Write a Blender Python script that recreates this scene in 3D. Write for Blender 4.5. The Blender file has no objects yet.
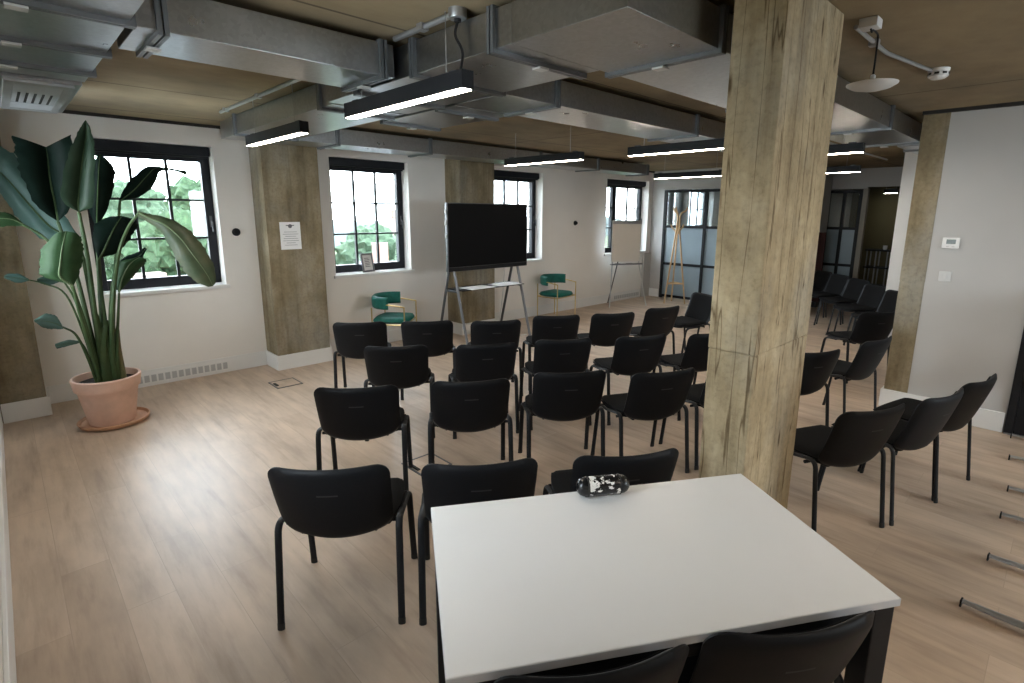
import bpy, bmesh, math, random
from math import sin, cos, pi, radians, sqrt, atan2
from mathutils import Vector, Matrix

SC = bpy.context.scene
COL = SC.collection
random.seed(11)

# ------------------------------------------------------------------ camera
cam_d = bpy.data.cameras.new('camera')
cam = bpy.data.objects.new('camera', cam_d)
COL.objects.link(cam)
SC.camera = cam
YAW, PITCH, ROLL = 0.775844388, 0.200451588, 0.00676289231
fw = Vector((sin(YAW) * cos(PITCH), cos(YAW) * cos(PITCH), -sin(PITCH)))
r0 = Vector((cos(YAW), -sin(YAW), 0))
u0 = r0.cross(fw)
rr = r0 * cos(ROLL) + u0 * sin(ROLL)
uu = -r0 * sin(ROLL) + u0 * cos(ROLL)
M = Matrix((rr, uu, -fw)).transposed().to_4x4()
M.translation = Vector((0, 0, 1.78))
cam.matrix_world = M
cam_d.sensor_width = 36.0
cam_d.lens = 36.0 * 533.864 / 1024
cam_d.shift_x = -(525.326 - 512) / 1024
cam_d.shift_y = (320.833 - 341.5) / 1024
cam_d.clip_start = 0.03
cam_d.clip_end = 500

# ------------------------------------------------------------------ view, world
SC.view_settings.view_transform = 'Standard'
SC.view_settings.look = 'None'
SC.view_settings.gamma = 1.0
SC.view_settings.use_curve_mapping = False
SC.view_settings.exposure = 0.86

SKY = 17.0
world = bpy.data.worlds.new('sky')
SC.world = world
world.use_nodes = True
wn = world.node_tree
wn.nodes.clear()
w_out = wn.nodes.new('ShaderNodeOutputWorld')
w_bg = wn.nodes.new('ShaderNodeBackground')
w_tc = wn.nodes.new('ShaderNodeTexCoord')
w_sep = wn.nodes.new('ShaderNodeSeparateXYZ')
w_ramp = wn.nodes.new('ShaderNodeValToRGB')
w_no = wn.nodes.new('ShaderNodeTexNoise')
w_mix = wn.nodes.new('ShaderNodeMix')
w_mix.data_type = 'RGBA'
wn.links.new(w_tc.outputs['Generated'], w_sep.inputs[0])
wn.links.new(w_sep.outputs['Z'], w_ramp.inputs[0])
el = w_ramp.color_ramp.elements
el[0].position = 0.0
el[0].color = (0.74, 0.84, 0.96, 1)
el[1].position = 0.5
el[1].color = (0.72, 0.84, 1.0, 1)
w_no.inputs['Scale'].default_value = 2.5
wn.links.new(w_tc.outputs['Generated'], w_no.inputs['Vector'])
wn.links.new(w_no.outputs['Fac'], w_mix.inputs[0])
wn.links.new(w_ramp.outputs[0], w_mix.inputs[6])
w_mix.inputs[7].default_value = (0.90, 0.95, 1.0, 1)
wn.links.new(w_mix.outputs[2], w_bg.inputs[0])
w_bg.inputs[1].default_value = SKY
wn.links.new(w_bg.outputs[0], w_out.inputs[0])
LAMP = 34.0          # radiance of the lamp diffusers

# ------------------------------------------------------------------ tagging
def tag(o, label=None, cat=None, group=None, kind=None):
    if label: o['label'] = label
    if cat: o['category'] = cat
    if group: o['group'] = group
    if kind: o['kind'] = kind
    return o

def empty(name, loc=(0, 0, 0), rz=0.0, label=None, cat=None, group=None, kind=None):
    o = bpy.data.objects.new(name, None)
    o.empty_display_size = 0.1
    COL.objects.link(o)
    o.location = loc
    o.rotation_euler = (0, 0, rz)
    return tag(o, label, cat, group, kind)

KIDS = {}
def children(o):
    return KIDS.get(o, [])

def copy_tree(o, parent=None):
    c = o.copy()
    COL.objects.link(c)
    if parent is not None:
        c.parent = parent
        KIDS.setdefault(parent, []).append(c)
    for ch in list(children(o)):
        copy_tree(ch, c)
    return c

# ------------------------------------------------------------------ mesh builder
class MB:
    def __init__(self):
        self.bm = bmesh.new()

    def box(self, a, b, bev=0.0):
        x0, y0, z0 = a
        x1, y1, z1 = b
        v = [self.bm.verts.new(p) for p in ((x0, y0, z0), (x1, y0, z0), (x1, y1, z0), (x0, y1, z0),
                                            (x0, y0, z1), (x1, y0, z1), (x1, y1, z1), (x0, y1, z1))]
        fs = [self.bm.faces.new([v[i] for i in f]) for f in
              ((3, 2, 1, 0), (4, 5, 6, 7), (0, 1, 5, 4), (1, 2, 6, 5), (2, 3, 7, 6), (3, 0, 4, 7))]
        if bev > 0:
            es = list({e for f in fs for e in f.edges})
            bmesh.ops.bevel(self.bm, geom=es, offset=bev, segments=2, affect='EDGES', profile=0.6)
        return self

    def obox(self, c, ax, ay, az, bev=0.0):
        """box from its centre and three half-axis vectors"""
        c, ax, ay, az = Vector(c), Vector(ax), Vector(ay), Vector(az)
        v = [self.bm.verts.new(c + ax * i + ay * j + az * k) for k in (-1, 1) for (i, j) in ((-1, -1), (1, -1), (1, 1), (-1, 1))]
        fs = [self.bm.faces.new([v[i] for i in f]) for f in
              ((3, 2, 1, 0), (4, 5, 6, 7), (0, 1, 5, 4), (1, 2, 6, 5), (2, 3, 7, 6), (3, 0, 4, 7))]
        if bev > 0:
            es = list({e for f in fs for e in f.edges})
            bmesh.ops.bevel(self.bm, geom=es, offset=bev, segments=2, affect='EDGES', profile=0.6)
        return self

    def tube(self, pts, r, seg=10, ratio=1.0, up=None, cap=True, closed=False):
        """sweep an ellipse (r across, r*ratio along `up`) along a polyline; r may be a list"""
        pts = [Vector(p) for p in pts]
        n = len(pts)
        rs = r if isinstance(r, (list, tuple)) else [r] * n
        tang = []
        for i in range(n):
            if closed:
                t = pts[(i + 1) % n] - pts[i - 1]
            else:
                t = pts[min(i + 1, n - 1)] - pts[max(i - 1, 0)]
            tang.append(t.normalized())
        ref = Vector(up) if up else (Vector((0, 0, 1)) if abs(tang[0].z) < 0.9 else Vector((0, 1, 0)))
        rings = []
        for i in range(n):
            t = tang[i]
            ref = (ref - t * ref.dot(t))
            if ref.length < 1e-6:
                ref = Vector((1, 0, 0)) - t * t.x
            ref.normalize()
            side = t.cross(ref)
            rings.append([self.bm.verts.new(pts[i] + side * (rs[i] * cos(2 * pi * k / seg)) + ref * (rs[i] * ratio * sin(2 * pi * k / seg)))
                          for k in range(seg)])
        m = n if closed else n - 1
        for i in range(m):
            a, b = rings[i], rings[(i + 1) % n]
            for k in range(seg):
                self.bm.faces.new((a[k], a[(k + 1) % seg], b[(k + 1) % seg], b[k]))
        if cap and not closed:
            self.bm.faces.new(rings[0][::-1])
            self.bm.faces.new(rings[-1])
        return self

    def lathe(self, prof, c=(0, 0, 0), seg=40, axis='z', close=True):
        """profile of (radius, height); turned about an axis through c"""
        c = Vector(c)
        rings = []
        for (r, h) in prof:
            ring = []
            for k in range(seg):
                a = 2 * pi * k / seg
                if axis == 'z':
                    p = (r * cos(a), r * sin(a), h)
                elif axis == 'y':
                    p = (r * cos(a), h, -r * sin(a))
                else:
                    p = (h, r * cos(a), r * sin(a))
                ring.append(self.bm.verts.new(c + Vector(p)))
            rings.append(ring)
        for a, b in zip(rings[:-1], rings[1:]):
            for k in range(seg):
                self.bm.faces.new((a[k], a[(k + 1) % seg], b[(k + 1) % seg], b[k]))
        if close:
            self.bm.faces.new(rings[0][::-1])
            self.bm.faces.new(rings[-1])
        return self

    def grid(self, P, flip=False):
        """surface through a table of points"""
        V = [[self.bm.verts.new(p) for p in row] for row in P]
        for i in range(len(V) - 1):
            for j in range(len(V[0]) - 1):
                q = [V[i][j], V[i][j + 1], V[i + 1][j + 1], V[i + 1][j]]
                if flip: q.reverse()
                try: self.bm.faces.new(q)
                except ValueError: pass
        return V

    def slab(self, f, nu, nv, th):
        """closed shell: f(s,t)->(point, normal) on [-1,1]^2, th(s,t) half thickness"""
        A, B = [], []
        for j in range(nv + 1):
            ra, rb = [], []
            for i in range(nu + 1):
                s, t = -1 + 2 * i / nu, -1 + 2 * j / nv
                p, n = f(s, t)
                h = th(s, t)
                ra.append(p + n * h)
                rb.append(p - n * h)
            A.append(ra)
            B.append(rb)
        VA = self.grid(A)
        VB = self.grid(B, True)
        loop = [(0, i) for i in range(nu)] + [(j, nu) for j in range(nv)] + [(nv, i) for i in range(nu, 0, -1)] + [(j, 0) for j in range(nv, 0, -1)]
        for k in range(len(loop)):
            a, b = loop[k], loop[(k + 1) % len(loop)]
            self.bm.faces.new((VB[a[0]][a[1]], VB[b[0]][b[1]], VA[b[0]][b[1]], VA[a[0]][a[1]]))
        return self

    def quad(self, pts):
        self.bm.faces.new([self.bm.verts.new(p) for p in pts])
        return self

    def build(self, name, m, parent=None, smooth=False, angle=40):
        bmesh.ops.recalc_face_normals(self.bm, faces=self.bm.faces)
        me = bpy.data.meshes.new(name)
        if smooth:
            for f in self.bm.faces: f.smooth = True
            lim = radians(angle)
            for e in self.bm.edges:
                if len(e.link_faces) == 2 and e.calc_face_angle(0) > lim:
                    e.smooth = False
        self.bm.to_mesh(me)
        self.bm.free()
        me.materials.append(m)
        o = bpy.data.objects.new(name, me)
        COL.objects.link(o)
        if parent is not None:
            o.parent = parent
            KIDS.setdefault(parent, []).append(o)
        return o

def arc_pts(pts, r=0.04, n=5):
    """round the corners of a polyline"""
    pts = [Vector(p) for p in pts]
    out = [pts[0]]
    for i in range(1, len(pts) - 1):
        a, b, c = pts[i - 1], pts[i], pts[i + 1]
        d1, d2 = (a - b), (c - b)
        q = min(r, d1.length * 0.45, d2.length * 0.45)
        p, s = b + d1.normalized() * q, b + d2.normalized() * q
        for k in range(n + 1):
            t = k / n
            out.append(p * (1 - t) ** 2 + b * 2 * t * (1 - t) + s * t * t)
    out.append(pts[-1])
    return out

# ------------------------------------------------------------------ materials
class NT:
    def __init__(self, name):
        self.m = bpy.data.materials.new(name)
        self.m.use_nodes = True
        self.t = self.m.node_tree
        self.b = self.t.nodes['Principled BSDF']
        self.out = self.t.nodes['Material Output']

    def n(self, kind, **kw):
        x = self.t.nodes.new('ShaderNode' + kind)
        for k, v in kw.items():
            if k in x.inputs: x.inputs[k].default_value = v
            else: setattr(x, k, v)
        return x

    def l(self, a, b):
        self.t.links.new(a, b)

    def coords(self, scale=(1, 1, 1), rot=(0, 0, 0), kind='Object'):
        tc = self.n('TexCoord')
        mp = self.n('Mapping')
        mp.inputs['Scale'].default_value = scale
        mp.inputs['Rotation'].default_value = rot
        self.l(tc.outputs[kind], mp.inputs['Vector'])
        return mp.outputs['Vector']

    def noise(self, vec, scale=5.0, detail=5.0, rough=0.55):
        x = self.n('TexNoise')
        x.inputs['Scale'].default_value = scale
        x.inputs['Detail'].default_value = detail
        x.inputs['Roughness'].default_value = rough
        self.l(vec, x.inputs['Vector'])
        return x.outputs['Fac']

    def ramp(self, fac, stops):
        x = self.n('ValToRGB')
        e = x.color_ramp.elements
        while len(e) < len(stops): e.new(0.5)
        for q, (p, c) in zip(e, stops):
            q.position = p
            q.color = (*c, 1) if len(c) == 3 else c
        self.l(fac, x.inputs[0])
        return x.outputs[0]

    def mix(self, fac, a, b, blend='MIX'):
        x = self.n('Mix')
        x.data_type = 'RGBA'
        x.blend_type = blend
        for s, i in ((fac, 0), (a, 6), (b, 7)):
            if hasattr(s, 'links'): self.l(s, x.inputs[i])
            elif i == 0: x.inputs[0].default_value = s
            else: x.inputs[i].default_value = (*s, 1)
        return x.outputs[2]

    def bump(self, h, strength=0.2, dist=0.01):
        x = self.n('Bump')
        x.inputs['Strength'].default_value = strength
        x.inputs['Distance'].default_value = dist
        self.l(h, x.inputs['Height'])
        self.l(x.outputs[0], self.b.inputs['Normal'])

    def set(self, **kw):
        for k, v in kw.items():
            k = k.replace('_', ' ')
            if hasattr(v, 'links'): self.l(v, self.b.inputs[k])
            elif isinstance(v, tuple): self.b.inputs[k].default_value = (*v, 1)
            else: self.b.inputs[k].default_value = v
        return self.m

def plain(name, c, rough=0.5, metal=0.0, var=0.06, scale=14.0, bump=0.0, spec=0.5):
    k = NT(name)
    v = k.coords()
    f = k.noise(v, scale, 4)
    lo = tuple(x * (1 - var) for x in c)
    hi = tuple(min(1, x * (1 + var)) for x in c)
    col = k.ramp(f, [(0.3, lo), (0.7, hi)])
    if bump: k.bump(f, bump, 0.004)
    return k.set(Base_Color=col, Roughness=rough, Metallic=metal, Specular_IOR_Level=spec)

def emit(name, c, s):
    k = NT(name)
    return k.set(Base_Color=(0.8, 0.8, 0.8), Emission_Color=c, Emission_Strength=s)

def m_floor():
    k = NT('oak_laminate')
    v = k.coords(rot=(0, 0, pi / 2))
    br = k.n('TexBrick')
    br.offset = 0.37
    br.offset_frequency = 2
    k.l(v, br.inputs['Vector'])
    br.inputs['Scale'].default_value = 1.0
    br.inputs['Brick Width'].default_value = 1.38
    br.inputs['Row Height'].default_value = 0.193
    br.inputs['Mortar Size'].default_value = 0.0016
    br.inputs['Mortar Smooth'].default_value = 0.3
    br.inputs['Color1'].default_value = (0.0, 0.0, 0.0, 1)
    br.inputs['Color2'].default_value = (1, 1, 1, 1)
    br.inputs['Mortar'].default_value = (0.5, 0.5, 0.5, 1)
    base = k.ramp(br.outputs['Color'], [(0.0, (0.480, 0.368, 0.275)), (0.5, (0.515, 0.400, 0.303)), (1.0, (0.550, 0.432, 0.331))])
    g = k.noise(k.coords((9, 0.9, 1)), 1.8, 7, 0.6)
    grain = k.ramp(g, [(0.28, (0.78, 0.75, 0.73)), (0.5, (1, 1, 1)), (0.75, (1.09, 1.08, 1.07))])
    col = k.mix(1.0, base, grain, 'MULTIPLY')
    p = k.noise(k.coords((3.2, 0.9, 1)), 1.9, 4)
    col = k.mix(1.0, col, k.ramp(p, [(0.32, (0.80, 0.79, 0.785)), (0.62, (1.06, 1.06, 1.06))]), 'MULTIPLY')
    kn = k.n('TexVoronoi')
    kn.inputs['Scale'].default_value = 1.0
    k.l(k.coords((2.6, 0.85, 1)), kn.inputs['Vector'])
    col = k.mix(1.0, col, k.ramp(kn.outputs['Distance'], [(0.02, (0.62, 0.55, 0.5)), (0.075, (1, 1, 1))]), 'MULTIPLY')
    col = k.mix(br.outputs['Fac'], col, (0.40, 0.31, 0.232))
    k.bump(k.noise(k.coords((30, 2, 1)), 3, 4), 0.05, 0.003)
    return k.set(Base_Color=col, Roughness=0.43, Specular_IOR_Level=0.42)

def m_concrete(name, lo, mid, hi, ax=2, crack=True):
    """board-marked concrete: grain drawn along axis ax, darker knots and streaks"""
    k = NT(name)
    s = [9.0, 9.0, 9.0]
    s[ax] = 0.55
    g = k.noise(k.coords(tuple(s)), 1.5, 8, 0.6)
    big = k.noise(k.coords((1.6, 1.6, 0.9)), 2.6, 7, 0.62)
    col = k.ramp(big, [(0.3, lo), (0.5, mid), (0.72, hi)])
    gp = k.noise(k.coords((1.0, 1.0, 0.7)), 1.3, 6, 0.6)
    col = k.mix(k.ramp(gp, [(0.48, (0, 0, 0)), (0.68, (0.6, 0.6, 0.6))]), col, (0.30, 0.295, 0.265))
    col = k.mix(1.0, col, k.ramp(g, [(0.28, (0.70, 0.68, 0.65)), (0.5, (1, 1, 1)), (0.8, (1.12, 1.11, 1.09))]), 'MULTIPLY')
    fine = k.noise(k.coords((1, 1, 1)), 34, 5, 0.7)
    col = k.mix(1.0, col, k.ramp(fine, [(0.28, (0.75, 0.75, 0.75)), (0.5, (1, 1, 1)), (0.8, (1.12, 1.12, 1.12))]), 'MULTIPLY')
    if crack:
        kn = k.n('TexVoronoi')
        kn.inputs['Scale'].default_value = 1.0
        s2 = [9.0, 9.0, 9.0]
        s2[ax] = 2.2
        k.l(k.coords(tuple(s2)), kn.inputs['Vector'])
        col = k.mix(1.0, col, k.ramp(kn.outputs['Distance'], [(0.05, (0.30, 0.24, 0.18)), (0.13, (1, 1, 1))]), 'MULTIPLY')
        s3 = [16.0, 16.0, 16.0]
        s3[ax] = 0.9
        cr = k.noise(k.coords(tuple(s3)), 0.55, 3, 0.55)
        col = k.mix(1.0, col, k.ramp(cr, [(0.488, (1, 1, 1)), (0.5, (0.35, 0.31, 0.26)), (0.512, (1, 1, 1))]), 'MULTIPLY')
    k.bump(g, 0.35, 0.012)
    return k.set(Base_Color=col, Roughness=0.82, Specular_IOR_Level=0.25)

def m_ceiling():
    k = NT('board_marked_ceiling')
    br = k.n('TexBrick')
    k.l(k.coords((1, 1, 1)), br.inputs['Vector'])
    br.offset = 0.0
    br.inputs['Scale'].default_value = 1.0
    br.inputs['Brick Width'].default_value = 2.44
    br.inputs['Row Height'].default_value = 1.22
    br.inputs['Mortar Size'].default_value = 0.010
    br.inputs['Color1'].default_value = (0.250, 0.200, 0.130, 1)
    br.inputs['Color2'].default_value = (0.285, 0.230, 0.152, 1)
    br.inputs['Mortar'].default_value = (0.11, 0.085, 0.055, 1)
    g = k.noise(k.coords((1.6, 2.4, 1)), 2.4, 7, 0.62)
    col = k.mix(1.0, br.outputs['Color'], k.ramp(g, [(0.3, (0.88, 0.87, 0.85)), (0.7, (1.08, 1.08, 1.07))]), 'MULTIPLY')
    p = k.noise(k.coords(), 1.1, 5)
    col = k.mix(1.0, col, k.ramp(p, [(0.35, (0.72, 0.72, 0.74)), (0.65, (1.12, 1.1, 1.05))]), 'MULTIPLY')
    return k.set(Base_Color=col, Roughness=0.8, Specular_IOR_Level=0.2)

def m_galv():
    k = NT('galvanised_steel')
    vo = k.n('TexVoronoi')
    vo.inputs['Scale'].default_value = 60
    k.l(k.coords(), vo.inputs['Vector'])
    col = k.ramp(vo.outputs['Color'], [(0.1, (0.36, 0.375, 0.385)), (0.9, (0.42, 0.437, 0.45))])
    r = k.ramp(k.noise(k.coords(), 4, 4), [(0.3, (0.27,) * 3), (0.7, (0.32,) * 3)])
    return k.set(Base_Color=col, Roughness=r, Metallic=1.0)

def m_glass(name='window_glass', tint=(0.97, 0.99, 0.98), gloss=0.06):
    k = NT(name)
    tr = k.n('BsdfTransparent')
    tr.inputs[0].default_value = (*tint, 1)
    gl = k.n('BsdfGlossy')
    gl.inputs['Roughness'].default_value = 0.02
    fr = k.n('LayerWeight')
    fr.inputs[0].default_value = 0.35
    mt = k.n('Math', operation='MULTIPLY_ADD')
    k.l(fr.outputs['Fresnel'], mt.inputs[0])
    mt.inputs[1].default_value = 0.6
    mt.inputs[2].default_value = gloss
    mx = k.n('MixShader')
    k.l(mt.outputs[0], mx.inputs[0])
    k.l(tr.outputs[0], mx.inputs[1])
    k.l(gl.outputs[0], mx.inputs[2])
    k.l(mx.outputs[0], k.out.inputs['Surface'])
    return k.m

def m_frosted():
    k = NT('frosted_glass')
    tr = k.n('BsdfTranslucent')
    tr.inputs[0].default_value = (0.66, 0.74, 0.78, 1)
    df = k.n('BsdfPrincipled')
    c = k.ramp(k.noise(k.coords(), 3, 3), [(0.3, (0.27, 0.34, 0.39)), (0.7, (0.32, 0.40, 0.45))])
    k.l(c, df.inputs['Base Color'])
    df.inputs['Roughness'].default_value = 0.22
    mx = k.n('MixShader')
    mx.inputs[0].default_value = 0.72
    k.l(tr.outputs[0], mx.inputs[1])
    k.l(df.outputs[0], mx.inputs[2])
    k.l(mx.outputs[0], k.out.inputs['Surface'])
    return k.m

def m_leaf(name, c, c2, spec=0.22):
    k = NT(name)
    v = k.coords()
    col = k.ramp(k.noise(v, 6, 4), [(0.3, c), (0.7, c2)])
    return k.set(Base_Color=col, Roughness=0.45, Specular_IOR_Level=spec)

def m_blotch():
    k = NT('black_and_white_shell')
    f = k.noise(k.coords((1.5, 1, 2.5)), 22, 4, 0.6)
    col = k.ramp(f, [(0.53, (0.009, 0.009, 0.010)), (0.55, (0.75, 0.73, 0.70))])
    sx = k.n('SeparateXYZ')
    k.l(k.coords(), sx.inputs[0])
    ab = k.n('Math', operation='ABSOLUTE')
    k.l(sx.outputs['X'], ab.inputs[0])
    edge = k.ramp(ab.outputs[0], [(0.060, (1, 1, 1)), (0.066, (0, 0, 0))])
    col = k.mix(edge, (0.009, 0.009, 0.010), col)
    return k.set(Base_Color=col, Roughness=0.22)

def m_foliage(name, lo, hi, sc=1.4):
    k = NT(name)
    f = k.noise(k.coords(), sc, 8, 0.75)
    return k.set(Base_Color=k.ramp(f, [(0.35, lo), (0.65, hi)]), Roughness=0.8, Specular_IOR_Level=0.1)

def m_brick(name, a, b, mortar):
    k = NT(name)
    br = k.n('TexBrick')
    k.l(k.coords(), br.inputs['Vector'])
    br.inputs['Scale'].default_value = 4
    br.inputs['Color1'].default_value = (*a, 1)
    br.inputs['Color2'].default_value = (*b, 1)
    br.inputs['Mortar'].default_value = (*mortar, 1)
    return k.set(Base_Color=br.outputs['Color'], Roughness=0.8)

MAT = dict(
    floor=m_floor(),
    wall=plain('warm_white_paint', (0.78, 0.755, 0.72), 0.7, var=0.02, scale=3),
    wallgrey=plain('grey_white_paint', (0.45, 0.442, 0.43), 0.7, var=0.02, scale=3),  # white wall paint darkened, so the dimmer walls carry shade in their colour
    trim=plain('white_gloss_paint', (0.74, 0.74, 0.73), 0.4, var=0.02, scale=4),
    gap=plain('dark_shadow_gap', (0.02, 0.018, 0.016), 0.8),
    ceiling=m_ceiling(),
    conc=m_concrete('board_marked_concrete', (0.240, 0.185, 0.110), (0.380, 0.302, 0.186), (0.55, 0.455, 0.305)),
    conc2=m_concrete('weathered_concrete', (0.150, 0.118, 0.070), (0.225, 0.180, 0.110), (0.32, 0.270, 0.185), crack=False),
    galv=m_galv(),
    steel=plain('dull_grey_steel', (0.42, 0.43, 0.44), 0.38, 0.85),
    stand=plain('grey_stand_paint', (0.16, 0.165, 0.175), 0.45),
    darksteel=plain('dark_grey_steel', (0.10, 0.105, 0.11), 0.4, 0.6),
    flange=plain('flange_steel', (0.17, 0.18, 0.19), 0.4, 0.7),
    zinc=plain('zinc_clip', (0.62, 0.63, 0.62), 0.45, 0.6),
    black=plain('black_powder_coat', (0.013, 0.0138, 0.016), 0.48, var=0.15, spec=0.2),
    blackplastic=plain('black_moulded_plastic', (0.0065, 0.007, 0.0085), 0.50, var=0.12, scale=90, bump=0.03, spec=0.16),
    blackfabric=plain('black_woven_fabric', (0.009, 0.009, 0.0095), 0.9, var=0.3, scale=220, bump=0.1, spec=0.08),
    slotgrey=plain('moulded_mark', (0.024, 0.025, 0.027), 0.6),
    rubber=plain('black_rubber', (0.01, 0.01, 0.01), 0.7),
    winframe=plain('black_window_paint', (0.008, 0.010, 0.015), 0.5, var=0.1, spec=0.3),
    glass=m_glass(),
    clearpane=m_glass('partition_glass', (0.80, 0.86, 0.88), 0.10),
    frosted=m_frosted(),
    laminate=plain('white_laminate', (0.70, 0.70, 0.70), 0.42, var=0.015, scale=3),
    laminate_edge=plain('white_edge_band', (0.60, 0.62, 0.66), 0.5, var=0.02),
    terracotta=plain('terracotta', (0.62, 0.41, 0.32), 0.72, var=0.13, scale=6, bump=0.1),
    terracotta2=plain('darker_terracotta', (0.50, 0.29, 0.18), 0.7, var=0.12, scale=7, bump=0.1),
    soil=plain('potting_soil', (0.022, 0.016, 0.012), 0.95, var=0.5, scale=50, bump=0.8),
    leafdark=m_leaf('dark_leaf', (0.003, 0.007, 0.0055), (0.0055, 0.011, 0.008), 0.03),  # near-black: the shade of backlit leaves is put into the colour
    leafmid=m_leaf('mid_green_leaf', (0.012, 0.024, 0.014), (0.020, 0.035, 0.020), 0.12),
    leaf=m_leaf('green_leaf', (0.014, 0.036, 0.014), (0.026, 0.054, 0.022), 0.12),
    leafgrey=m_leaf('grey_green_leaf', (0.024, 0.045, 0.020), (0.075, 0.080, 0.046)),
    leafteal=m_leaf('bluish_leaf', (0.042, 0.088, 0.077), (0.062, 0.112, 0.098)),
    rib=plain('pale_leaf_rib', (0.09, 0.13, 0.06), 0.5),
    stem=m_leaf('green_stem', (0.024, 0.048, 0.018), (0.050, 0.078, 0.030)),
    husk=m_leaf('brown_husk', (0.12, 0.085, 0.04), (0.09, 0.10, 0.04)),
    screen=plain('dark_display_glass', (0.005, 0.0052, 0.006), 0.36, var=0.02, spec=0.1),
    silver=plain('silver_plastic', (0.45, 0.47, 0.50), 0.35, 0.5),
    velvet=plain('green_velvet', (0.006, 0.110, 0.088), 0.55, var=0.25, scale=20, spec=0.3),
    brass=plain('brushed_brass', (0.62, 0.47, 0.22), 0.32, 0.9),
    paper=plain('white_paper', (0.78, 0.78, 0.78), 0.8, var=0.01),
    pad=plain('flipchart_paper', (0.74, 0.70, 0.64), 0.8, var=0.01),
    ink=plain('grey_print', (0.16, 0.16, 0.18), 0.8),
    wood=plain('pale_beech', (0.56, 0.38, 0.20), 0.5, var=0.12, scale=10),
    white=plain('white_plastic', (0.74, 0.74, 0.73), 0.4, var=0.01),
    whitegrey=plain('off_white_plastic', (0.55, 0.55, 0.54), 0.45, var=0.02),
    lcd=plain('grey_lcd', (0.10, 0.12, 0.11), 0.25),
    slot=plain('grille_recess', (0.44, 0.45, 0.46), 0.7),
    slotdark=plain('dark_recess', (0.02, 0.02, 0.02), 0.8),
    blotch=m_blotch(),
    greige=plain('greige_paint', (0.30, 0.28, 0.24), 0.75, var=0.03, scale=2),
    olive=plain('olive_paint', (0.095, 0.085, 0.042), 0.75, var=0.04, scale=2),
    red=plain('dark_red_fabric', (0.035, 0.007, 0.006), 0.8, var=0.1),
    diff=emit('lamp_diffuser', (1.0, 0.88, 0.73), LAMP),
    lawn=m_foliage('lawn', (0.028, 0.042, 0.018), (0.055, 0.07, 0.032), 0.2),
    tree1=m_foliage('tree_foliage', (0.005, 0.013, 0.006), (0.030, 0.054, 0.026), 3.0),
    tree2=m_foliage('pale_tree_foliage', (0.010, 0.021, 0.012), (0.042, 0.066, 0.040), 3.0),
    tree3=m_foliage('yellow_green_foliage', (0.010, 0.020, 0.008), (0.044, 0.066, 0.032), 3.0),
    trunk=plain('bark', (0.10, 0.075, 0.05), 0.9, var=0.3),
    brick=m_brick('red_brick', (0.085, 0.046, 0.034), (0.105, 0.06, 0.044), (0.09, 0.085, 0.08)),
    render=plain('pale_render', (0.10, 0.10, 0.10), 0.8),
    tile=plain('grey_roof_tile', (0.045, 0.047, 0.052), 0.8, var=0.15),
    roofred=plain('red_roof_tile', (0.065, 0.042, 0.035), 0.8, var=0.15),
    hill=m_foliage('distant_hill', (0.044, 0.056, 0.055), (0.052, 0.064, 0.063), 0.05),
)

# ------------------------------------------------------------------ the room
H = 2.645                     # ceiling height
XL, XR, YW, XF = -0.193, 5.81, 6.47, 10.12

def struct(mb, name, m, label, cat, **kw):
    o = mb.build(name, m, **kw)
    return tag(o, label, cat, kind='structure')

struct(MB().box((-0.6, -3.3, -0.12), (15.2, 7.0, 0.0)), 'floor', MAT['floor'], 'pale oak laminate plank floor of the whole room', 'floor')
struct(MB().box((-0.6, -3.3, H), (15.2, 7.0, H + 0.15)), 'ceiling', MAT['ceiling'], 'brown board-marked ceiling above the ducts and lamps', 'ceiling')

SILL, HEAD = 0.985, 2.432

def wall_open(mb, axis, f0, f1, a0, a1, openings, z1=H):
    def put(p0, p1, q0, q1):
        if p1 - p0 < 1e-4 or q1 - q0 < 1e-4: return
        if axis == 'x': mb.box((p0, f0, q0), (p1, f1, q1))
        else: mb.box((f0, p0, q0), (f1, p1, q1))
    c = a0
    for (o0, o1) in openings:
        put(c, o0, 0, z1)
        put(o0, o1, 0, SILL - 0.04)
        put(o0, o1, HEAD, z1)
        c = o1
    put(c, a1, 0, z1)
    return mb

WIN = [(0.635, 1.735), (2.995, 4.10), (5.64, 6.738), (8.53, 9.98), (11.7, 12.9)]
struct(wall_open(MB(), 'x', YW, 6.83, -0.55, 15.0, WIN), 'wall_back', MAT['wall'], 'white wall with the row of black-framed windows', 'wall')
LWIN = [(1.3, 2.1), (4.3, 5.5)]  # out-of-view openings, added to bring in daylight from the left
struct(wall_open(MB(), 'y', -0.55, XL, -3.2, YW, LWIN), 'wall_left', MAT['wall'], 'white wall along the left edge of the room', 'wall')
RWIN = [(3.3, 4.7)]  # out-of-view opening, added to light the room from behind
struct(wall_open(MB(), 'x', -3.45, -3.15, -0.55, XR + 0.15, RWIN), 'wall_rear', MAT['wall'], 'white wall behind the camera', 'wall')
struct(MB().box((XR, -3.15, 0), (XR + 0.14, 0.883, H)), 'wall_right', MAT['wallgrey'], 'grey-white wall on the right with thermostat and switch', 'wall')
mb = MB()
mb.box((XF, 6.17, 0), (XF + 0.12, YW, H))
mb.box((XF, 3.55, 2.262), (XF + 0.12, 6.17, H))
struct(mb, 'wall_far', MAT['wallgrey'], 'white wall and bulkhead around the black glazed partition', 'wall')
mb = MB()
mb.box((XF, 3.55, 0), (12.0, 3.67, H))
mb.box((12.1, 3.57, 0), (13.5, 3.67, H))
mb.box((13.3, 3.67, 0), (13.4, YW, H))
mb.box((12.0, 2.93, 2.27), (12.1, 3.67, H))
mb.box((12.0, 1.2, 2.30), (12.1, 2.93, H))
struct(mb, 'wall_meeting_room', MAT['wallgrey'], 'grey wall of the glazed meeting room beyond the far chairs', 'wall')
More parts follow.
